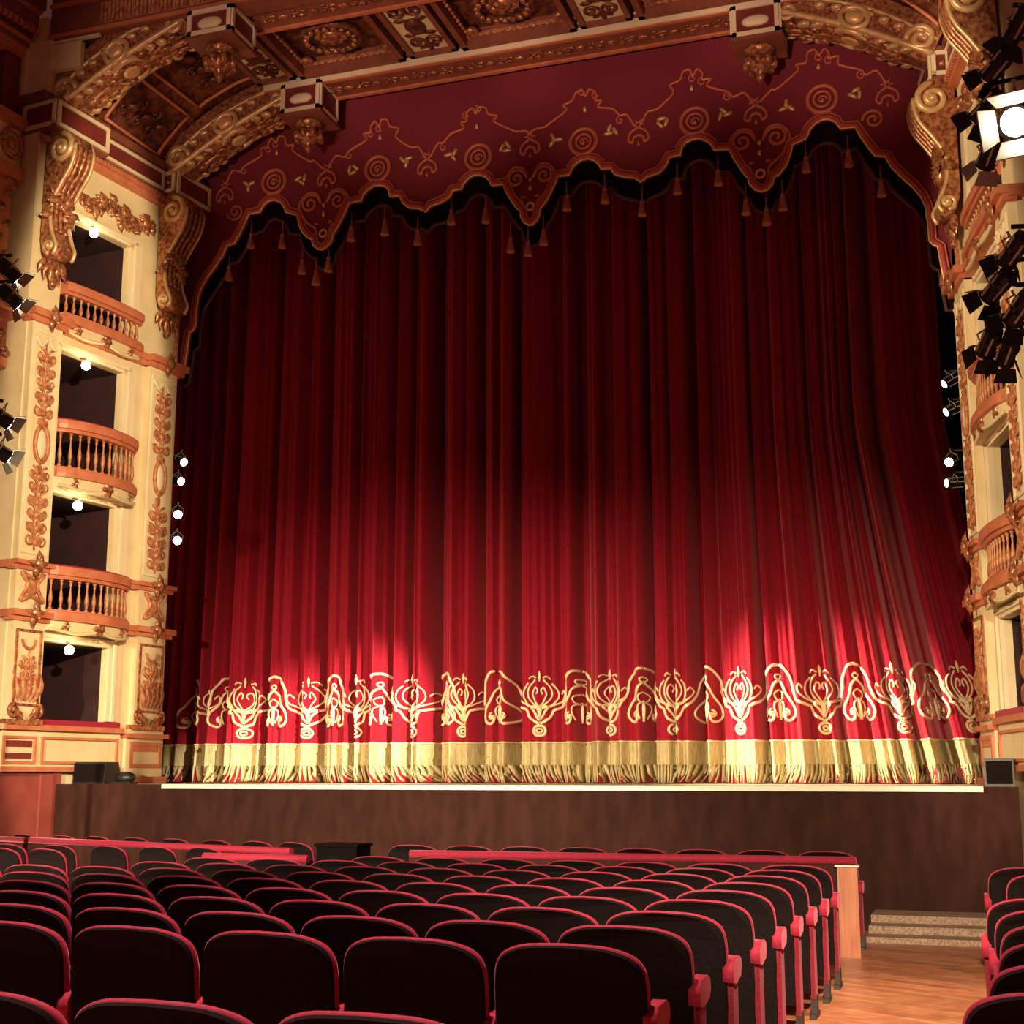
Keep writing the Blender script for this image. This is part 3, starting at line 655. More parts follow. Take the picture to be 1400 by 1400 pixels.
def ring_tube(mb, cx, cz, r, tr, n=18): mb.tube([(cx+r*cos(2*pi*k/n), VY-.015, cz+r*sin(2*pi*k/n)) for k in range(n)], tr, 5, True, True)
for px in ((798, 194), (950, 166), (1124, 136)):
    for cx, cz in both(*px):
        mb = MB(); ring_tube(mb, cx, cz, .20, .034, 24); ring_tube(mb, cx, cz, .115, .022); mb.tube([(a, VY-.015, b) for a, b in spiral(cx, cz-.01, .07, 1.2, 0, 1, 10)], .016, 5)
        mb.ball((cx, VY-.015, cz-.02), (.03, .02, .05), 6, 4)
        for d in (-1, 1): mb.tube([(cx+d*(.03+.03*i), VY-.015, cz-.185-.008*i) for i in range(4)], .024, 5)
        part(mb, 'medallion', 'braid', val)
def heart(cx, cz, s=1.0):
    mb = MB()
    for d in (-1, 1):
        mb.tube([(a, VY-.015, b) for a, b in spiral(cx+d*.24*s, cz, .17*s, 1.7, pi/2+d*1.4, -d, 24)], .026, 5)
        p = [(cx+d*.05*s, cz-.02, 0), (cx+d*.12, cz+.15, 0), (cx+d*.3*s, cz+.17, 0), (cx+d*.43*s, cz-.02, 0), (cx+d*.3*s, cz-.28*s, 0), (cx+d*.14*s, cz-.42*s, 0), (cx+d*.12*s, cz-.52*s, 0)]
        mb.tube([(q[0], VY-.015, q[1]) for q in smoothpath(p, 4)], .022, 5)
        mb.ball((cx+d*.12*s, VY-.01, cz-.34*s), (.05, .02, .03), 6, 4)
    part(mb, 'heart_scroll', 'braid', val)
    mb = MB(); ring_tube(mb, cx, cz-.52*s, .06, .02, 12); mb.ball((cx, VY-.015, cz-.2*s), (.03, .025, .05), 7, 5); mb.ball((cx, VY-.015, cz-.05*s), (.03, .02, .04), 7, 5); part(mb, 'gold_bead', 'gold', val)
heart(XM, vx(720, 243)[1], .9)
for cx, cz in both(1038, 191): heart(cx, cz, 1.0)
for cx, cz in both(1194, 164):
    mb = MB(); mb.tube([(a, VY-.015, b) for a, b in spiral(cx, cz, .15, 1.7, pi, 1 if cx < XM else -1, 22)], .026, 5); part(mb, 'edge_spiral', 'braid', val)
segs = [[(723, 186), (730, 178), (745, 174), (752, 169), (775, 151), (770, 145), (783, 138), (787, 128), (797, 124), (801, 132), (806, 122), (815, 128), (815, 138), (823, 138), (818, 147), (838, 149), (848, 158), (857, 157), (866, 169), (872, 175)],
        [(876, 172), (886, 153), (898, 150), (921, 128), (916, 117), (930, 110), (934, 99), (944, 96), (947, 105), (953, 95), (961, 101), (960, 109), (973, 108), (967, 118), (995, 126), (1003, 133), (1018, 127), (1029, 141)],
        [(1040, 139), (1055, 123), (1062, 122), (1091, 97), (1088, 89), (1102, 86), (1104, 73), (1114, 68), (1120, 76), (1127, 67), (1134, 74), (1133, 80), (1147, 77), (1147, 89), (1177, 96), (1184, 103), (1199, 97), (1212, 116)]]
for sg in segs:
    for sgn in (0, 1):
        mb = MB(); mb.tube([(p[0], VY-.012, p[1]) for p in smoothpath([(*both(*q)[sgn], 0) for q in sg], 3)], .023, 5)
        for q in (sg[8], sg[11]):
            c = both(*q)[sgn]; mb.tube([(a, VY-.012, b) for a, b in spiral(c[0], c[1]-.03, .07, 1.2, pi/2, 1, 12)], .014, 5)
        c = both(*sg[len(sg)-4])[sgn]; mb.tube([(a, VY-.012, b) for a, b in spiral(c[0], c[1]-.08, .07, 1.2, pi/2, 1, 12)], .016, 5)
        part(mb, 'crest_braid', 'braid', val)
def lyre(cx, cz):
    mb = MB(); ring_tube(mb, cx, cz+.06, .035, .016, 10)
    for d in (-1, 1):
        p = [(cx, cz+.02, 0), (cx+d*.12, cz-.06, 0), (cx+d*.15, cz-.17, 0), (cx+d*.09, cz-.21, 0), (cx+d*.07, cz-.14, 0), (cx, cz-.1, 0)]
        mb.tube([(q[0], VY-.012, q[1]) for q in smoothpath(p, 4)], .024, 5)
    for k in range(6): mb.ball((cx+.06*cos(k*pi/3), VY-.015, cz+.06+.06*sin(k*pi/3)), (.04, .015, .018), 6, 4, Matrix.Rotation(-k*pi/3, 3, 'Y'))
    mb.ball((cx, VY-.015, cz-.24), (.025, .02, .05), 6, 4); part(mb, 'lyre_motif', 'braid', val)
lyre(XM, vx(720, 193)[1])
for px in ((873, 176), (1033, 146), (1213, 121)):
    for c in both(*px): lyre(*c)
k = 0
for px in ((759, 192), (836, 179), (906, 167), (990, 156), (1076, 146), (1170, 128), (800, 150), (946, 121), (1119, 92)):
    for c in both(*px):
        mb = MB()
        up_ = px[1] in (150, 121, 92)
        if up_: mb.ball((c[0], VY-.015, c[1]), (.03, .02, .06), 6, 4)
        else:
            for j in range(3): mb.ball((c[0]+.06*cos(j*2+k), VY-.015, c[1]+.05*sin(j*2+k)), (.085, .025, .036), 6, 4, Matrix.Rotation(j*1.1+k, 3, 'Y'))
        part(mb, 'gold_sprig', 'gold', val); k += 1
proto = None
for px in ((313, 374), (343, 330), (386, 330), (413, 365), (432, 380), (449, 362), (480, 320), (526, 312), (571, 325), (617, 297), (664, 295), (698, 335), (722, 340), (743, 325), (775, 278), (827, 268), (878, 285), (926, 255), (982, 243), (1020, 283), (1048, 297), (1070, 277), (1102, 225), (1160, 217), (1205, 258), (1290, 380)):
    p = at(px[0], px[1], VY+.10)
    if proto is None:
        mb = MB(); mb.tube([(0, 0, .09), (0, 0, .32)], .008, 5); mb.ball((0, 0, .09), (.03, .03, .04), 8, 5)
        mb.lathe([(.022, .07), (.03, .05), (.045, -.02), (.055, -.07), (.058, -.10)], (0, 0, 0), 9)
        mb.v = [(p[0]*1.15, p[1]*1.15, p[2]*1.1) for p in mb.v]; proto = mb.build('tassel', 'tassel', val, (0, 0, 0)); proto.location = p-OR[val.name]
    else: link_copy(proto, val, p-OR[val.name])

# ------------------------------------------------------------------ curtain
CY = 19.5; CX0, CX1 = -12.7, .55; CZ0, CZ1 = ZS, 12.2
def lean(x, z):
    a = min(1, max(0, (x+4.2)/3.6)); b = min(1, max(0, (x+9.5)/-3.0))
    g = min(1, max(0, (z-1.6)/5.0)); g = g*(1.25-.25*g)
    return -.85*a*a*g+.12*b*g
deep = [at(p, 960, CY).x for p in (312, 362, 483, 592, 705, 890, 956, 1048, 1152, 1258, 1300)] + [at(p, 960, CY).x for p in (430, 655, 790)]
rnd = random.Random(3)
ph = [rnd.uniform(0, 6.28) for _ in range(12)]
def fold(x, z):
    w = x+.22*sin(x*1.7+ph[0])+.10*sin(x*4.1+ph[1])
    a = .75+.35*sin(x*2.3+ph[2])
    top = 1-.25*min(1, max(0, (z-2)/9))
    d = .165*a*sin(2*pi*w/.50+ph[3])+.075*sin(2*pi*w/.225+ph[4])+.026*sin(2*pi*x/.11+ph[5]+.25*z)+.10*sin(2*pi*x/2.1+ph[6])
    for q in deep: d += .60*exp(-((x-q)/.07)**2)
    return d*top
def surf(x, z, off=0.0):
    return (x+lean(x, z), CY+fold(x, z)-off, z)
cur = thing('stage_curtain', 'tall pleated red velvet stage curtain with embroidered border and gold fringe closing the stage', 'curtain', (XM, CY, ZS))
def sheet(mb, x0, x1, z0, z1, nx, nz, off):
    vs = []; fs = []
    for j in range(nz+1):
        for i in range(nx+1): vs.append(surf(x0+(x1-x0)*i/nx, z0+(z1-z0)*j/nz, off))
    for j in range(nz):
        for i in range(nx): a = j*(nx+1)+i; fs.append((a, a+1, a+nx+2, a+nx+1))
    mb.add(vs, fs, True)
mb = MB(); sheet(mb, CX0, CX1, CZ0+.01, CZ1, 900, 26, 0); part(mb, 'cloth', 'velvet', cur)
# fringe: a heading band and hanging strands
mb = MB(); ZF = 2.12
nx = 900; vs = []; fs = []
rows = [0, .28, .56]
for zz in rows:
    for i in range(nx+1): vs.append(surf(CX0+(CX1-CX0)*i/nx, ZF-(ZF-ZS)*zz, .03))
for j in range(2):
    for i in range(nx): a = j*(nx+1)+i; fs.append((a, a+1, a+nx+2, a+nx+1))
mb.add(vs, fs, True)
x = CX0; rr = random.Random(11); drift = 0
while x < CX1-.03:
    w = .046
    drift += rr.uniform(-.03, .03); drift = max(-.10, min(.10, drift*.97))
    z0, z1, z2 = ZF-(ZF-ZS)*.55, ZF-(ZF-ZS)*.78, ZS+.004+rr.uniform(0, .02)
    taper = rr.uniform(.6, 1.2)
    rings = []
    for zz, dd, ww in ((z0, 0, 1.05), (z1, .35, .9*taper+.1), (z2, 1, .75*taper)):
        xm = x+w/2+drift*dd
        rings.append([surf(xm-w/2*ww, zz, .03), surf(xm, zz, .045), surf(xm+w/2*ww, zz, .03), surf(xm, zz, .024)])
    mb.loft(rings, True, True, True); x += w
rr = random.Random(5)
for i in range(190):
    x = rr.uniform(CX0+.3, CX1-.3); z = rr.choice((1.92, 1.75, 1.66, 1.6)); c = surf(x, z, .055); mb.ball(c, .012, 5, 3)
part(mb, 'fringe', 'fringe', cur)
mb = MB(); mb.tube([surf(CX0+(CX1-CX0)*i/700, ZF, .035) for i in range(701)], .014, 4); part(mb, 'fringe_heading', 'emb', cur)
MS = [1.0]
def stroke(mb, pts, x0, z0, r=.020, sm=True):
    pts = [(a*MS[0], b) for a, b in pts]
    pp = smoothpath([(a, b, 0) for a, b in pts], 5) if sm else [(a, b, 0) for a, b in pts]
    mb.tube([surf(x0+a, z0+b, .012) for a, b, _ in pp], r, 5)
def circ(mb, a, b, r, x0, z0, t): mb.tube([surf(x0+(a+r*cos(2*pi*k/14))*MS[0], z0+b+r*sin(2*pi*k/14), .012) for k in range(14)], t, 5, True, True)
ZB = 2.20
Apx = [290, 338, 418, 492, 564, 632, 738, 835, 921, 1012, 1124, 1230, 1319]
Bpx = [262, 308, 378, 457, 526, 610, 685, 787, 880, 965, 1066, 1174, 1275]
def sx(px, z=2.7): return at(px, 960, CY+.03).x-lean(at(px, 960, CY).x, z)
Bx = [sx(p) for p in Bpx]; Ax = [sx(p) for p in Apx]
for x0 in Ax:
    lb = [b for b in Bx if b < x0]; rb = [b for b in Bx if b > x0]
    dl = x0-max(lb) if lb else .5; dr = min(rb)-x0 if rb else .5
    MS[0] = min(1.08, max(.45, (dl+dr)/1.0))
    mb = MB()
    circ(mb, 0, .09, .075, x0, ZB, .022); circ(mb, 0, .09, .03, x0, ZB, .018)
    for d, D in ((-1, dl), (1, dr)):
        D = min(.62, D/MS[0])
        stroke(mb, [(0, .19), (d*.10, .26), (d*.15, .38), (d*.2, .41), (d*(D-.25), .47), (d*(D-.2), .6), (d*(D-.17), .78), (d*(D-.08), .93), (d*D, .965)], x0, ZB, .024)
        stroke(mb, [(0, .24), (d*.05, .34), (d*.10, .43), (d*.04, .44), (0, .36)], x0, ZB, .022)
        stroke(mb, [(0, .40), (d*.13, .46), (d*.20, .57), (d*.19, .70), (d*.13, .78)], x0, ZB, .0155)
        stroke(mb, [(0, .42), (d*.09, .50), (d*.135, .62), (d*.11, .74), (d*.05, .83)], x0, ZB, .0155)
        stroke(mb, [(0, .44), (d*.05, .52), (d*.085, .62), (d*.05, .72), (d*.015, .68), (d*.03, .62)], x0, ZB, .0145)
        stroke(mb, [(d*.04, .86), (d*.09, .88), (d*.12, .84)], x0, ZB, .0145)
        stroke(mb, [(d*.10, .43), (d*.24, .52), (d*.29, .62), (d*.26, .68), (d*.23, .63)], x0, ZB, .0155)
    mb.tube([surf(x0, ZB+z, .012) for z in (.26, .34, .40, .46)], [.012, .034, .040, .012], 6); mb.tube([surf(x0, ZB+z, .012) for z in (.80, .88, .92, .96)], [.01, .026, .02, .008], 6)
    part(mb, 'embroidered_lily', 'emb', cur)
for x0 in Bx:
    oth = sorted(abs(a-x0) for a in Ax)[:2]; MS[0] = min(1.08, max(.45, sum(oth)))
    mb = MB()
    circ(mb, 0, .80, .035, x0, ZB, .016)
    for d in (-1, 1):
        stroke(mb, [(0, .76), (d*.06, .68), (d*.10, .56), (d*.18, .42), (d*.21, .30), (d*.16, .21), (d*.09, .20), (d*.07, .28), (d*.12, .31)], x0, ZB, .022)
        stroke(mb, [(0, .62), (d*.05, .57), (d*.04, .50), (0, .47)], x0, ZB, .014)
        stroke(mb, spiral(d*.085, .30, .055, 1.2, pi/2, -d, 12), x0, ZB, .015, False)
        stroke(mb, [(d*.03, .24), (d*.06, .36), (d*.05, .44), (0, .48)], x0, ZB, .015)
    mb.tube([surf(x0, ZB+z, .012) for z in (.20, .30, .40, .50)], [.022, .03, .035, .015], 6)
    part(mb, 'embroidered_arch', 'emb', cur)

# ------------------------------------------------------------------ boxes on the stage edge
def loudspeaker(x0, x1, y0, y1, z1, lab):
    t = thing('monitor_speaker', lab, 'loudspeaker', ((x0+x1)/2, (y0+y1)/2, ZS), 'black boxes on the stage edge')
    mb = MB(); mb.add([(x0, y0, ZS), (x1, y0, ZS), (x1, y1, ZS), (x0, y1, ZS), (x0, y0+.03, z1), (x1, y0+.03, z1), (x1, y1-.1, z1), (x0, y1-.1, z1)], [(0, 3, 2, 1), (4, 5, 6, 7), (0, 1, 5, 4), (1, 2, 6, 5), (2, 3, 7, 6), (3, 0, 4, 7)]); part(mb, 'cabinet', 'black', t)
    mb = MB(); mb.box((x0+.02, y0-.012, ZS+.03), (x1-.02, y0+.02, z1-.03)); part(mb, 'grille', 'seatback', t)
loudspeaker(-11.84, -11.34, 16.28, 16.7, 1.83, 'black monitor box on the left end of the stage edge')
loudspeaker(-.04, .27, 16.28, 16.7, 1.84, 'black monitor box on the right end of the stage edge, below the right tower')
t = thing('footlight', 'small black rounded lamp on the stage edge beside the left monitor box', 'stage lamp', (-11.1, 16.4, ZS))
mb = MB(); mb.ball((-11.1, 16.42, ZS+.085), (.15, .12, .085), 12, 8); part(mb, 'housing', 'black', t)
mb = MB(); mb.box((-11.25, 16.3, ZS), (-10.95, 16.5, ZS+.03)); part(mb, 'base', 'black', t)

# ------------------------------------------------------------------ stage lights
def stage_light(pos, aim, size, lab, lens='lensoff', doors=True, door_mat='black', group=None):
    pos = Vector(pos); d = (Vector(aim)-pos).normalized()
    u = Vector((0, 0, 1)); r = d.cross(u).normalized(); u = r.cross(d)
    def X(a, b, c): return pos+(d*a+r*b+u*c)*size     # a forwards, b right, c up
    t = thing('stage_light', lab, 'stage light', pos, group)
    mb = MB(X); n = 10
    rings = []
    for a, s in ((-1.0, .22), (-.9, .40), (-.3, .46), (.0, .40), (.55, .44), (.6, .48)): rings.append([(a, s*cos(2*pi*k/n), s*sin(2*pi*k/n)) for k in range(n)])
    mb.loft(rings, True, True, False); part(mb, 'housing', 'black', t)
    mb = MB(X); mb.loft([[(.58, .40*cos(2*pi*k/12), .40*sin(2*pi*k/12)) for k in range(12)], [(.64, .36*cos(2*pi*k/12), .36*sin(2*pi*k/12)) for k in range(12)]]); part(mb, 'lens', lens, t)
    if doors:
        for k in range(4):
            a = k*pi/2; ca, sa = cos(a), sin(a)
            def D(x, b, c): return (x, b*ca-c*sa, b*sa+c*ca)
            mb = MB(X)
            q = [D(.6, -.42, .46), D(.6, .42, .46), D(1.15, .55, .82), D(1.15, -.55, .82), D(.6, -.42, .49), D(.6, .42, .49), D(1.15, .55, .85), D(1.15, -.55, .85)]
            mb.add(q, [(0, 3, 2, 1), (4, 5, 6, 7), (0, 1, 5, 4), (1, 2, 6, 5), (2, 3, 7, 6), (3, 0, 4, 7)]); part(mb, 'barn_door', door_mat, t)
    mb = MB(X); mb.tube([(-.2, -.5, 0), (-.2, -.52, .4), (-.2, 0, .78), (-.2, .52, .4), (-.2, .5, 0)], .045, 6); mb.tube([(-.2, 0, .78), (-.2, 0, 1.05)], .06, 6); part(mb, 'yoke', 'steel', t)
    mb = MB(X); mb.box((-.95, -.1, .36), (.45, -.02, .47)); mb.box((-.95, .30, .30), (.45, .36, .38)); mb.box((-.85, -.5, -.06), (-.3, -.44, .03)); mb.box((-.1, -.5, -.06), (.45, -.44, .03)); mb.box((-.8, -.2, -.5), (.3, -.12, -.43)); part(mb, 'highlight_strip', 'steel', t)  # pale strips added along the housing to paint steel highlights
    return t
def boom(name, x, Y, z0, z1, arms, lab):
    t = thing(name, lab, 'lighting pole', (x, Y, z0))
    mb = MB(); mb.tube([(x, Y, z0), (x, Y, z1)], .035, 8); part(mb, 'pole', 'black', t)
    mb = MB(); mb.lathe([(.22, 0), (.22, .03), (.06, .05)], (x, Y, z0), 12); part(mb, 'base_plate', 'black', t)
    for p in arms:
        mb = MB(); mb.tube([(x, Y, p[2]+.02), (p[0], p[1], p[2]+.02)], .022, 6); part(mb, 'arm', 'black', t)
G = 'stage lights on the side booms'
def light_at(px, py, Y, aim, s, lab, **k):
    p = at(px, py, Y); stage_light(p, aim, s, lab, **k); return p
LT = (-4.5, 19.4, 2.0); RTg = (-10.5, 19.4, 2.0)
arms = []
for px, py, Y, s, aim, lab, lens, dm in (
    (1388, 40, 11.3, .19, (-4, 16, 2), 'black stage light at top right corner, highest of the upper right cluster', 'lensoff', 'black'),
    (1362, 92, 11.5, .19, (-5, 17, 4), 'black stage light with dark barn doors, second highest of the upper right cluster', 'lensoff', 'black'),
    (1347, 150, 11.6, .19, (-6, 17, 3), 'black stage light just left of the glowing lamp at upper right', 'lensoff', 'black'),
    (1392, 163, 11.2, .30, (-1.4, 1.5, 1.0), 'glowing stage light shining toward the audience in the upper right cluster', 'lens', 'litdoor'),
    (1352, 212, 11.6, .18, (-3, 19, 1.5), 'black stage light at the bottom of the upper right cluster', 'lensoff', 'litdoor'),
    (1385, 345, 11.4, .19, (-4, 18, 2), 'black stage light at the top of the lower right cluster', 'lensoff', 'black'),
    (1362, 395, 11.6, .19, (-5, 18, 1.5), 'black stage light in the middle of the lower right cluster', 'lensoff', 'black'),
    (1392, 425, 11.4, .19, (-4, 18, 1.0), 'black stage light at the right edge of the lower right cluster', 'lensoff', 'black'),
    (1352, 470, 11.7, .18, (-2.5, 19, 1.5), 'black stage light pointing down, left one at the bottom of the lower right cluster', 'lensoff', 'black'),
    (1378, 482, 11.7, .18, (-2, 19, 1.0), 'black stage light pointing down, right one at the bottom of the lower right cluster', 'lensoff', 'black')):
    arms.append(light_at(px, py, Y, aim, s, lab, lens=lens, door_mat=dm, group=G)+Vector((0, 0, .2)))
boom('lighting_boom', 1.0, 11.5, zf(11.5), 8.6, arms, 'tall black lighting pole at the right edge carrying the two lamp clusters')
arms = []
for px, py, lab, dm in ((14, 372, 'black stage light with pale barn doors, upper one of the upper left cluster', 'litdoor'), (16, 408, 'black stage light with pale barn door, lower one of the upper left cluster', 'litdoor'),
                        (2, 572, 'black stage light at the left edge, upper one of the lower left pair', 'litdoor'), (0, 618, 'black stage light at the left edge, lower one of the lower left pair', 'litdoor')):
    arms.append(light_at(px, py, 12.2, (-6, 19, 1.5), .18, lab, lens='lens', door_mat=dm, group=G)+Vector((0, 0, .18)))
boom('lighting_boom', -10.55, 12.1, zf(12.1), 8.2, arms, 'tall black lighting pole just outside the left edge carrying two pairs of lamps')
# lamps inside the proscenium, left and right wings
arms = []
for px, py, lab, lens in ((247, 630, 'small wing light beside the left tower, topmost of four', 'lensdim'), (243, 657, 'small wing light beside the left tower, second of four', 'lensdim'), (243, 702, 'brightest small wing light beside the left tower, third of four', 'lens'), (242, 738, 'small wing light beside the left tower, lowest of four', 'lens')):
    arms.append(light_at(px, py, 18.75, (-8.6, 14.0, 3.6) if lens == 'lens' else (-9.5, 17.6, 5.5), .17, lab, lens=lens, doors=False, group='wing lights')+Vector((0, 0, .12)))
boom('wing_boom', -12.45, 18.8, ZS, 7.4, arms, 'dark pole behind the left tower holding the four bright wing lights')
arms = []
for px, py, lab, lens in ((1298, 521, 'small wing light beside the right tower, topmost of four', 'lensdim'), (1301, 560, 'small wing light beside the right tower, second of four', 'lensdim'), (1301, 630, 'brightest small wing light beside the right tower, third of four', 'lens'), (1303, 660, 'small wing light beside the right tower, lowest of four', 'lensdim')):
    arms.append(light_at(px, py, 18.75, (-2.2, 14.0, 3.6) if lens == 'lens' else (-2.6, 17.6, 5.2), .15, lab, lens=lens, doors=False, group='wing lights')+Vector((0, 0, .12)))
boom('wing_boom', .25, 18.85, ZS, 7.4, arms, 'dark pole behind the right tower holding the four small wing lights')

# ------------------------------------------------------------------ orchestra barriers
def barrier(name, a, b, h, lab, end=None):
    a = Vector((*a, 0)); b = Vector((*b, 0)); d = (b-a); L = d.length; d.normalize(); n = Vector((-d.y, d.x, 0))
    z0 = min(zf(a.y), zf(b.y))
    def X(s, w, z): p = a+d*s+n*w; return (p.x, p.y, z)
    t = thing(name, lab, 'barrier', (*(a+d*L/2).xy, z0))
    mb = MB(X); mb.box((0, -.04, z0), (L, .04, h-.03)); part(mb, 'panel', 'stagewood', t)
    mb = MB(X); mb.tube([(0, 0, h), (L, 0, h)], .038, 8); part(mb, 'rail', 'seatred', t)
    if end:
        mb = MB(X); mb.box((L-.17, -.09, z0), (L+.01, .06, h-.05)); part(mb, 'end_post', 'woodpanel', t)
        mb = MB(X); mb.box((L-.19, -.11, h-.05), (L+.03, .08, h-.035)); part(mb, 'post_cap', 'nosing', t)
    return t
barrier('orchestra_barrier', (-5.54, 13.18), (-1.2, 13.42), .885, 'low dark barrier with red padded rail, ending in a wooden post at the aisle', True)
barrier('orchestra_barrier', (-11.6, 14.5), (-6.85, 13.15), .885, 'low dark barrier with red padded rail, left one below the red wall')
barrier('orchestra_barrier', (-7.25, 12.1), (-6.1, 12.05), .885, 'short second barrier rail just in front of the left barrier end')
t = thing('equipment_case', 'black equipment case standing between the two orchestra barriers', 'case', (-6.5, 13.6, zf(13.6)))
mb = MB(); mb.box((-6.74, 13.5, zf(13.6)), (-6.28, 13.85, .92)); part(mb, 'body', 'blackout', t)
mb = MB(); mb.box((-6.76, 13.48, .92), (-6.26, 13.87, .95)); part(mb, 'lid', 'blackout', t)

# ------------------------------------------------------------------ seats
W = .594; HS = .915
def outline(w, z0, z1, *k):
    h = w/2
    top = smoothpath([(h, z1-.22, 0), (h-.001, z1-.15, 0), (h-.010, z1-.095, 0), (h-.034, z1-.055, 0), (h-.082, z1-.027, 0), (h*.45, z1-.007, 0), (0, z1, 0)], 3)
    right = [(p[0], p[1]) for p in top]
    return [(-h, z0), (h, z0)] + right + [(-a, b) for a, b in right[-2::-1]]
TILT = .12
def tl(x, y, z): return (x, y-(z-.35)*TILT+.075*(x/.286)**2-.02, z)
def seat_parts():
    d = {}
    b = outline(W-.012, .17, HS-.007, .102, .029); mb = MB(tl)
    n = len(b); c = (0, .5)
    r0 = [(x*.97, -.035, .5+(z-.5)*.985) for x, z in b]; r1 = [(x, -.022, z) for x, z in b]; r2 = [(x, .02, z) for x, z in b]
    mb.loft([r0, r1, r2], True, True, False); d['backrest'] = mb.mesh('backrest', 'seatback')
    b = outline(W, .33, HS, .105, .03); mb = MB(tl)
    mb.loft([[(x*.965, -.022, .5+(z-.5)*.965) for x, z in b], [(x*.99, -.016, .5+(z-.5)*.993) for x, z in b], [(x, .0, z) for x, z in b], [(x*.985, .016, .5+(z-.5)*.985) for x, z in b], [(x*.90, .05, .5+(z-.5)*.90) for x, z in b], [(x*.6, .065, .5+(z-.5)*.6) for x, z in b]], True, True, True)
    d['back_cushion'] = mb.mesh('back_cushion', 'seatred')
    mb = MB(); pr = [(.0, .36), (.0, .46), (.03, .49), (.40, .49), (.45, .47), (.46, .42), (.42, .36)]
    mb.prism([(y+.08, z) for y, z in pr], -.235, .235, 'yz'); d['seat_cushion'] = mb.mesh('seat_cushion', 'seatred')
    mb = MB(); pr = [(.0, .60), (.0, .665), (.03, .695), (.17, .70), (.215, .68), (.225, .64), (.195, .605), (.06, .585)]
    mb.prism([(y-.02, z) for y, z in pr], -.026, .026, 'yz', True); d['armrest'] = mb.mesh('armrest', 'seatred')
    mb = MB(); mb.box((-.014, .02, .12), (.014, .15, .62)); d['side_panel'] = mb.mesh('side_panel', 'seatside')
    mb = MB(); mb.box((-.02, .03, .03), (.02, .12, .14)); mb.box((-.022, -.06, 0), (.022, .18, .03)); d['foot'] = mb.mesh('foot', 'seatleg')
    return d
SP = seat_parts()
ORD = ['first', 'second', 'third', 'fourth', 'fifth', 'sixth', 'seventh', 'eighth', 'ninth', 'tenth', 'eleventh', 'twelfth', 'thirteenth', 'fourteenth', 'fifteenth', 'sixteenth', 'seventeenth', 'eighteenth']
def seat(x, y, lab, group, rot=0., arms=(1,), hs=1.0, z=None):
    o = bpy.data.objects.new('theatre_seat', None); COL.objects.link(o); o.location = (x, y, zf(y) if z is None else z); o.rotation_euler = (0, 0, rot); o.empty_display_size = .1
    tag(o, lab, 'seat', group)
    def pt(nm, loc):
        c = bpy.data.objects.new(nm, SP[nm]); COL.objects.link(c); c.parent = o; c.location = loc
    pt('backrest', (0, 0, 0)); pt('back_cushion', (0, 0, 0)); pt('seat_cushion', (0, 0, 0))
    for a in arms:
        pt('armrest', (a*.3015, 0, 0 if (len(arms) == 1 and ('aisle end' in lab or 'across the aisle' in lab)) else -.07)); pt('side_panel', (a*.3015, 0, 0)); pt('foot', (a*.3015, 0, 0))
    return o
PITCH = .603; XE = -1.19
lim = {0: 6, 1: 7, 2: 8, 3: 9, 4: 10, 5: 11, 6: 9, 7: 9, 8: 8}
for i in range(4):
    seat(XE-.02-PITCH*(i+.5), 3.38, 'dark red velvet seat cut by the bottom edge, %s from the right' % ORD[i], 'seats in the nearest row', arms=(1,) if i else (1, -1))
PIT_ROW = [.621, .606, .598, .592, .588, .586, .586, .586, .586]
for k in range(9):
    Y = 5.10+.765*k; PITCH = PIT_ROW[k]
    for i in range(lim[k]):
        if k == 8 and i > 6: continue
        pos = 'at the aisle end' if i == 0 else ORD[i]+' from the aisle'
        arms = [1] + ([-1] if i == lim[k]-1 else [])
        seat(XE-PITCH*(i+.5), Y, 'dark red velvet seat %s, %s row past the nearest row' % (pos, ORD[k]), 'rows of seats left of the aisle', arms=arms)
# side rows at the left
for r, (Y, xs, wh) in enumerate(((11.35, [(-20, 30), (32, 100)], 'nearer'), (12.2, [(-18, 46), (50, 112), (117, 183), (185, 248), (250, 312)], 'farther'))):
    for i, (a, b) in enumerate(xs):
        p = at((a+b)/2, 1180, Y); seat(p.x, Y, 'dark seat in the %s side row at left, %s from the left edge' % (wh, ORD[i]), 'side rows at left', rot=-.15, arms=(1, -1) if i == 0 else (1,)).scale = (.8, .9, 1)
# front rows beyond the barriers
for i, (a, b) in enumerate(((14, 58), (68, 110), (113, 160), (165, 212), (217, 268), (272, 325), (328, 380), (383, 428))):
    Y = 14.95-.155*i; p = at((a+b)/2, 1150, Y); seat(p.x, Y, 'dark seat beyond the left orchestra barrier, %s from the left' % ORD[i], 'seats beyond the left barrier', rot=-.25, arms=(1,)).scale = (.84, .9, 1)
PITCH = .603
for i in range(8):
    seat(XE-.04-PITCH*(i+.5), 14.0-.03*i, 'dark seat beyond the right orchestra barrier, %s from the aisle' % ORD[i], 'seats beyond the right barrier', arms=(1,))
# right of the aisle
for i, (Y, xl) in enumerate(((4.36, -.12), (5.10, -.05), (5.86, -.015), (6.63, 0.0), (7.4, -.02), (8.15, -.06))):
    seat(xl+W/2, Y, 'dark red velvet seat at the right edge across the aisle, %s nearest the camera' % ORD[i], 'seats right of the aisle', arms=(-1,))
seat(.07+W/2, 10.66, 'dark seat across the aisle, nearer of the two set far back', 'seats right of the aisle', arms=(-1,))
seat(-.055+W/2, 11.54, 'dark seat at the right edge across the aisle, farthest one from the camera', 'seats right of the aisle', arms=(-1,))

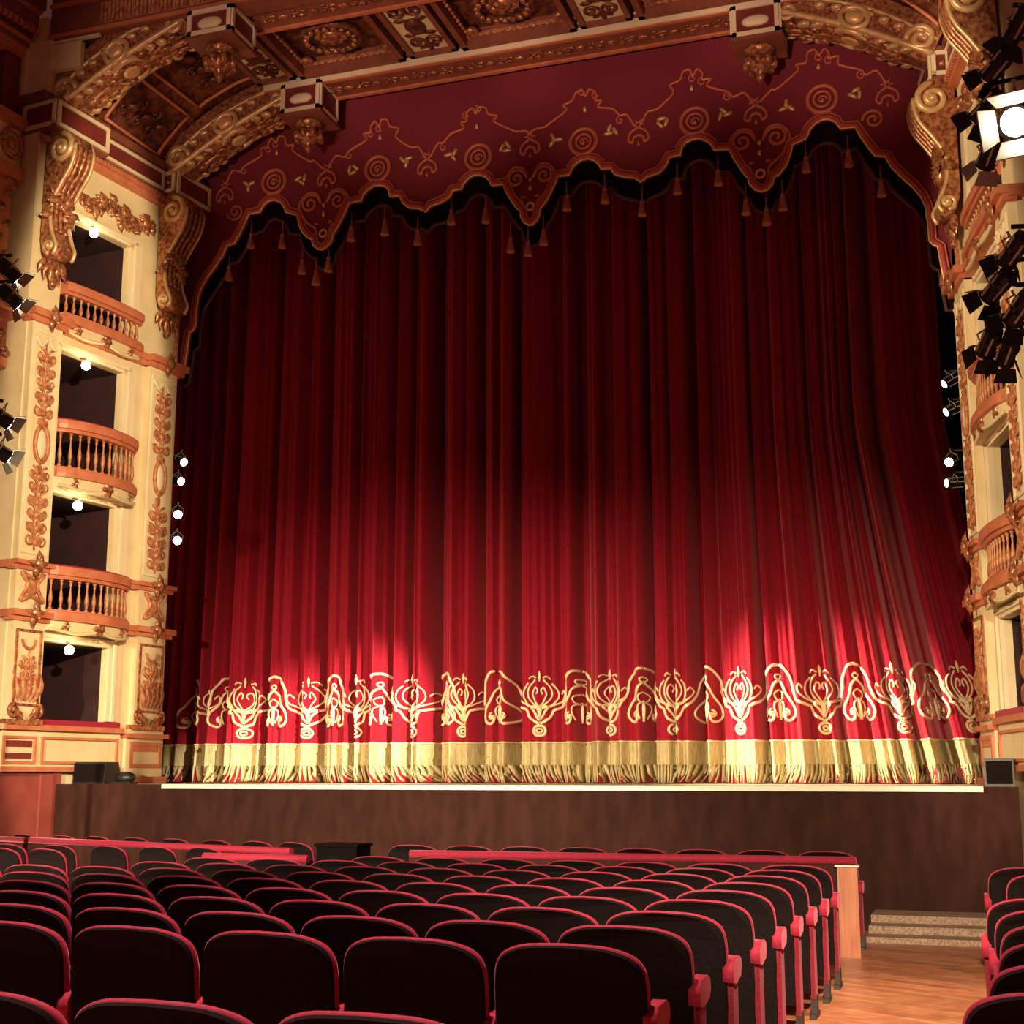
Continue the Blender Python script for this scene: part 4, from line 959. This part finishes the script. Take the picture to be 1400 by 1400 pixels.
# ------------------------------------------------------------------ light
def spot(name, loc, aim, energy, angle, blend, color, soft=.1):
    l = bpy.data.lights.new(name, 'SPOT'); l.energy = energy; l.spot_size = radians(angle); l.spot_blend = blend; l.color = color; l.shadow_soft_size = soft
    o = bpy.data.objects.new(name, l); COL.objects.link(o); o.location = loc
    o.rotation_euler = (Vector(aim)-Vector(loc)).to_track_quat('-Z', 'Y').to_euler(); return o
def point(name, loc, energy, color, soft=.3):
    l = bpy.data.lights.new(name, 'POINT'); l.energy = energy; l.color = color; l.shadow_soft_size = soft
    o = bpy.data.objects.new(name, l); COL.objects.link(o); o.location = loc; return o
WARM = (1, .74, .44)
o = spot('tower_fill_left', (-.5, 4.0, 6.0), (-11.95, 16.25, 5.7), 13000, 42, .3, WARM); o.scale = (.215, 1, 1)  # unseen spot added to brighten the left tower but not the curtain
o = spot('tower_fill_right', (-9.0, 2.0, 6.0), (.42, 16.9, 6.4), 11000, 42, .35, WARM); o.scale = (.22, 1, 1)  # unseen spot added to brighten the right tower
o = spot('tower_fill_side', (-1.0, 9.0, 6.5), (-12.0, 16.3, 6.0), 1100, 44, .4, WARM); o.scale = (.42, 1, 1)  # weak unseen side light added to model the left tower
for x in (-10.2, -7.4, -4.4, -1.4):
    spot('soffit_fill', (x*.6-2.3, 1.0, 3.6), (x, 17.4, 12.2), 5200 if x != -10.2 else 2600, 15, .9, (1, .62, .44))  # unseen narrow spots added to lift the soffit and valance
spot('seat_fill', (-3.5, 5.0, 12.0), (-3.2, 3.4, 0), 10500, 62, 1.0, (1, .66, .54), .3)  # unseen overhead lamp added to light the seat tops
spot('aisle_fill', (-.6, 6.5, 12.0), (-.5, 9.6, 0), 7800, 26, .9, (1, .70, .46), .3)  # unseen overhead lamp added to brighten the aisle floor
# stage lights aimed at the foot of the curtain
spot('boom_spot_left', (-9.6, 11.9, 6.6), (-1.7, 19.4, 1.9), 23000, 20, .75, (1, .84, .62))
spot('boom_spot_right', (.1, 11.6, 6.9), (-9.55, 19.4, 1.9), 24000, 15.5, .75, (1, .84, .62))
spot('front_spot_left', (-8.0, 0.0, 4.6), (-8.2, 19.4, -.5), 19500, 42, 1.0, (1, .80, .52))
spot('front_spot_right', (.4, 0.0, 5.0), (-3.6, 19.4, -.7), 11500, 41, 1.0, (1, .80, .52))
w = bpy.data.worlds.new('house'); S.world = w; w.use_nodes = True
w.node_tree.nodes['Background'].inputs[0].default_value = (1, .32, .22, 1); w.node_tree.nodes['Background'].inputs[1].default_value = .07
S.view_settings.view_transform = 'Standard'; S.view_settings.look = 'None'; S.view_settings.gamma = 1; S.view_settings.exposure = 0.0
S.view_settings.use_curve_mapping = False
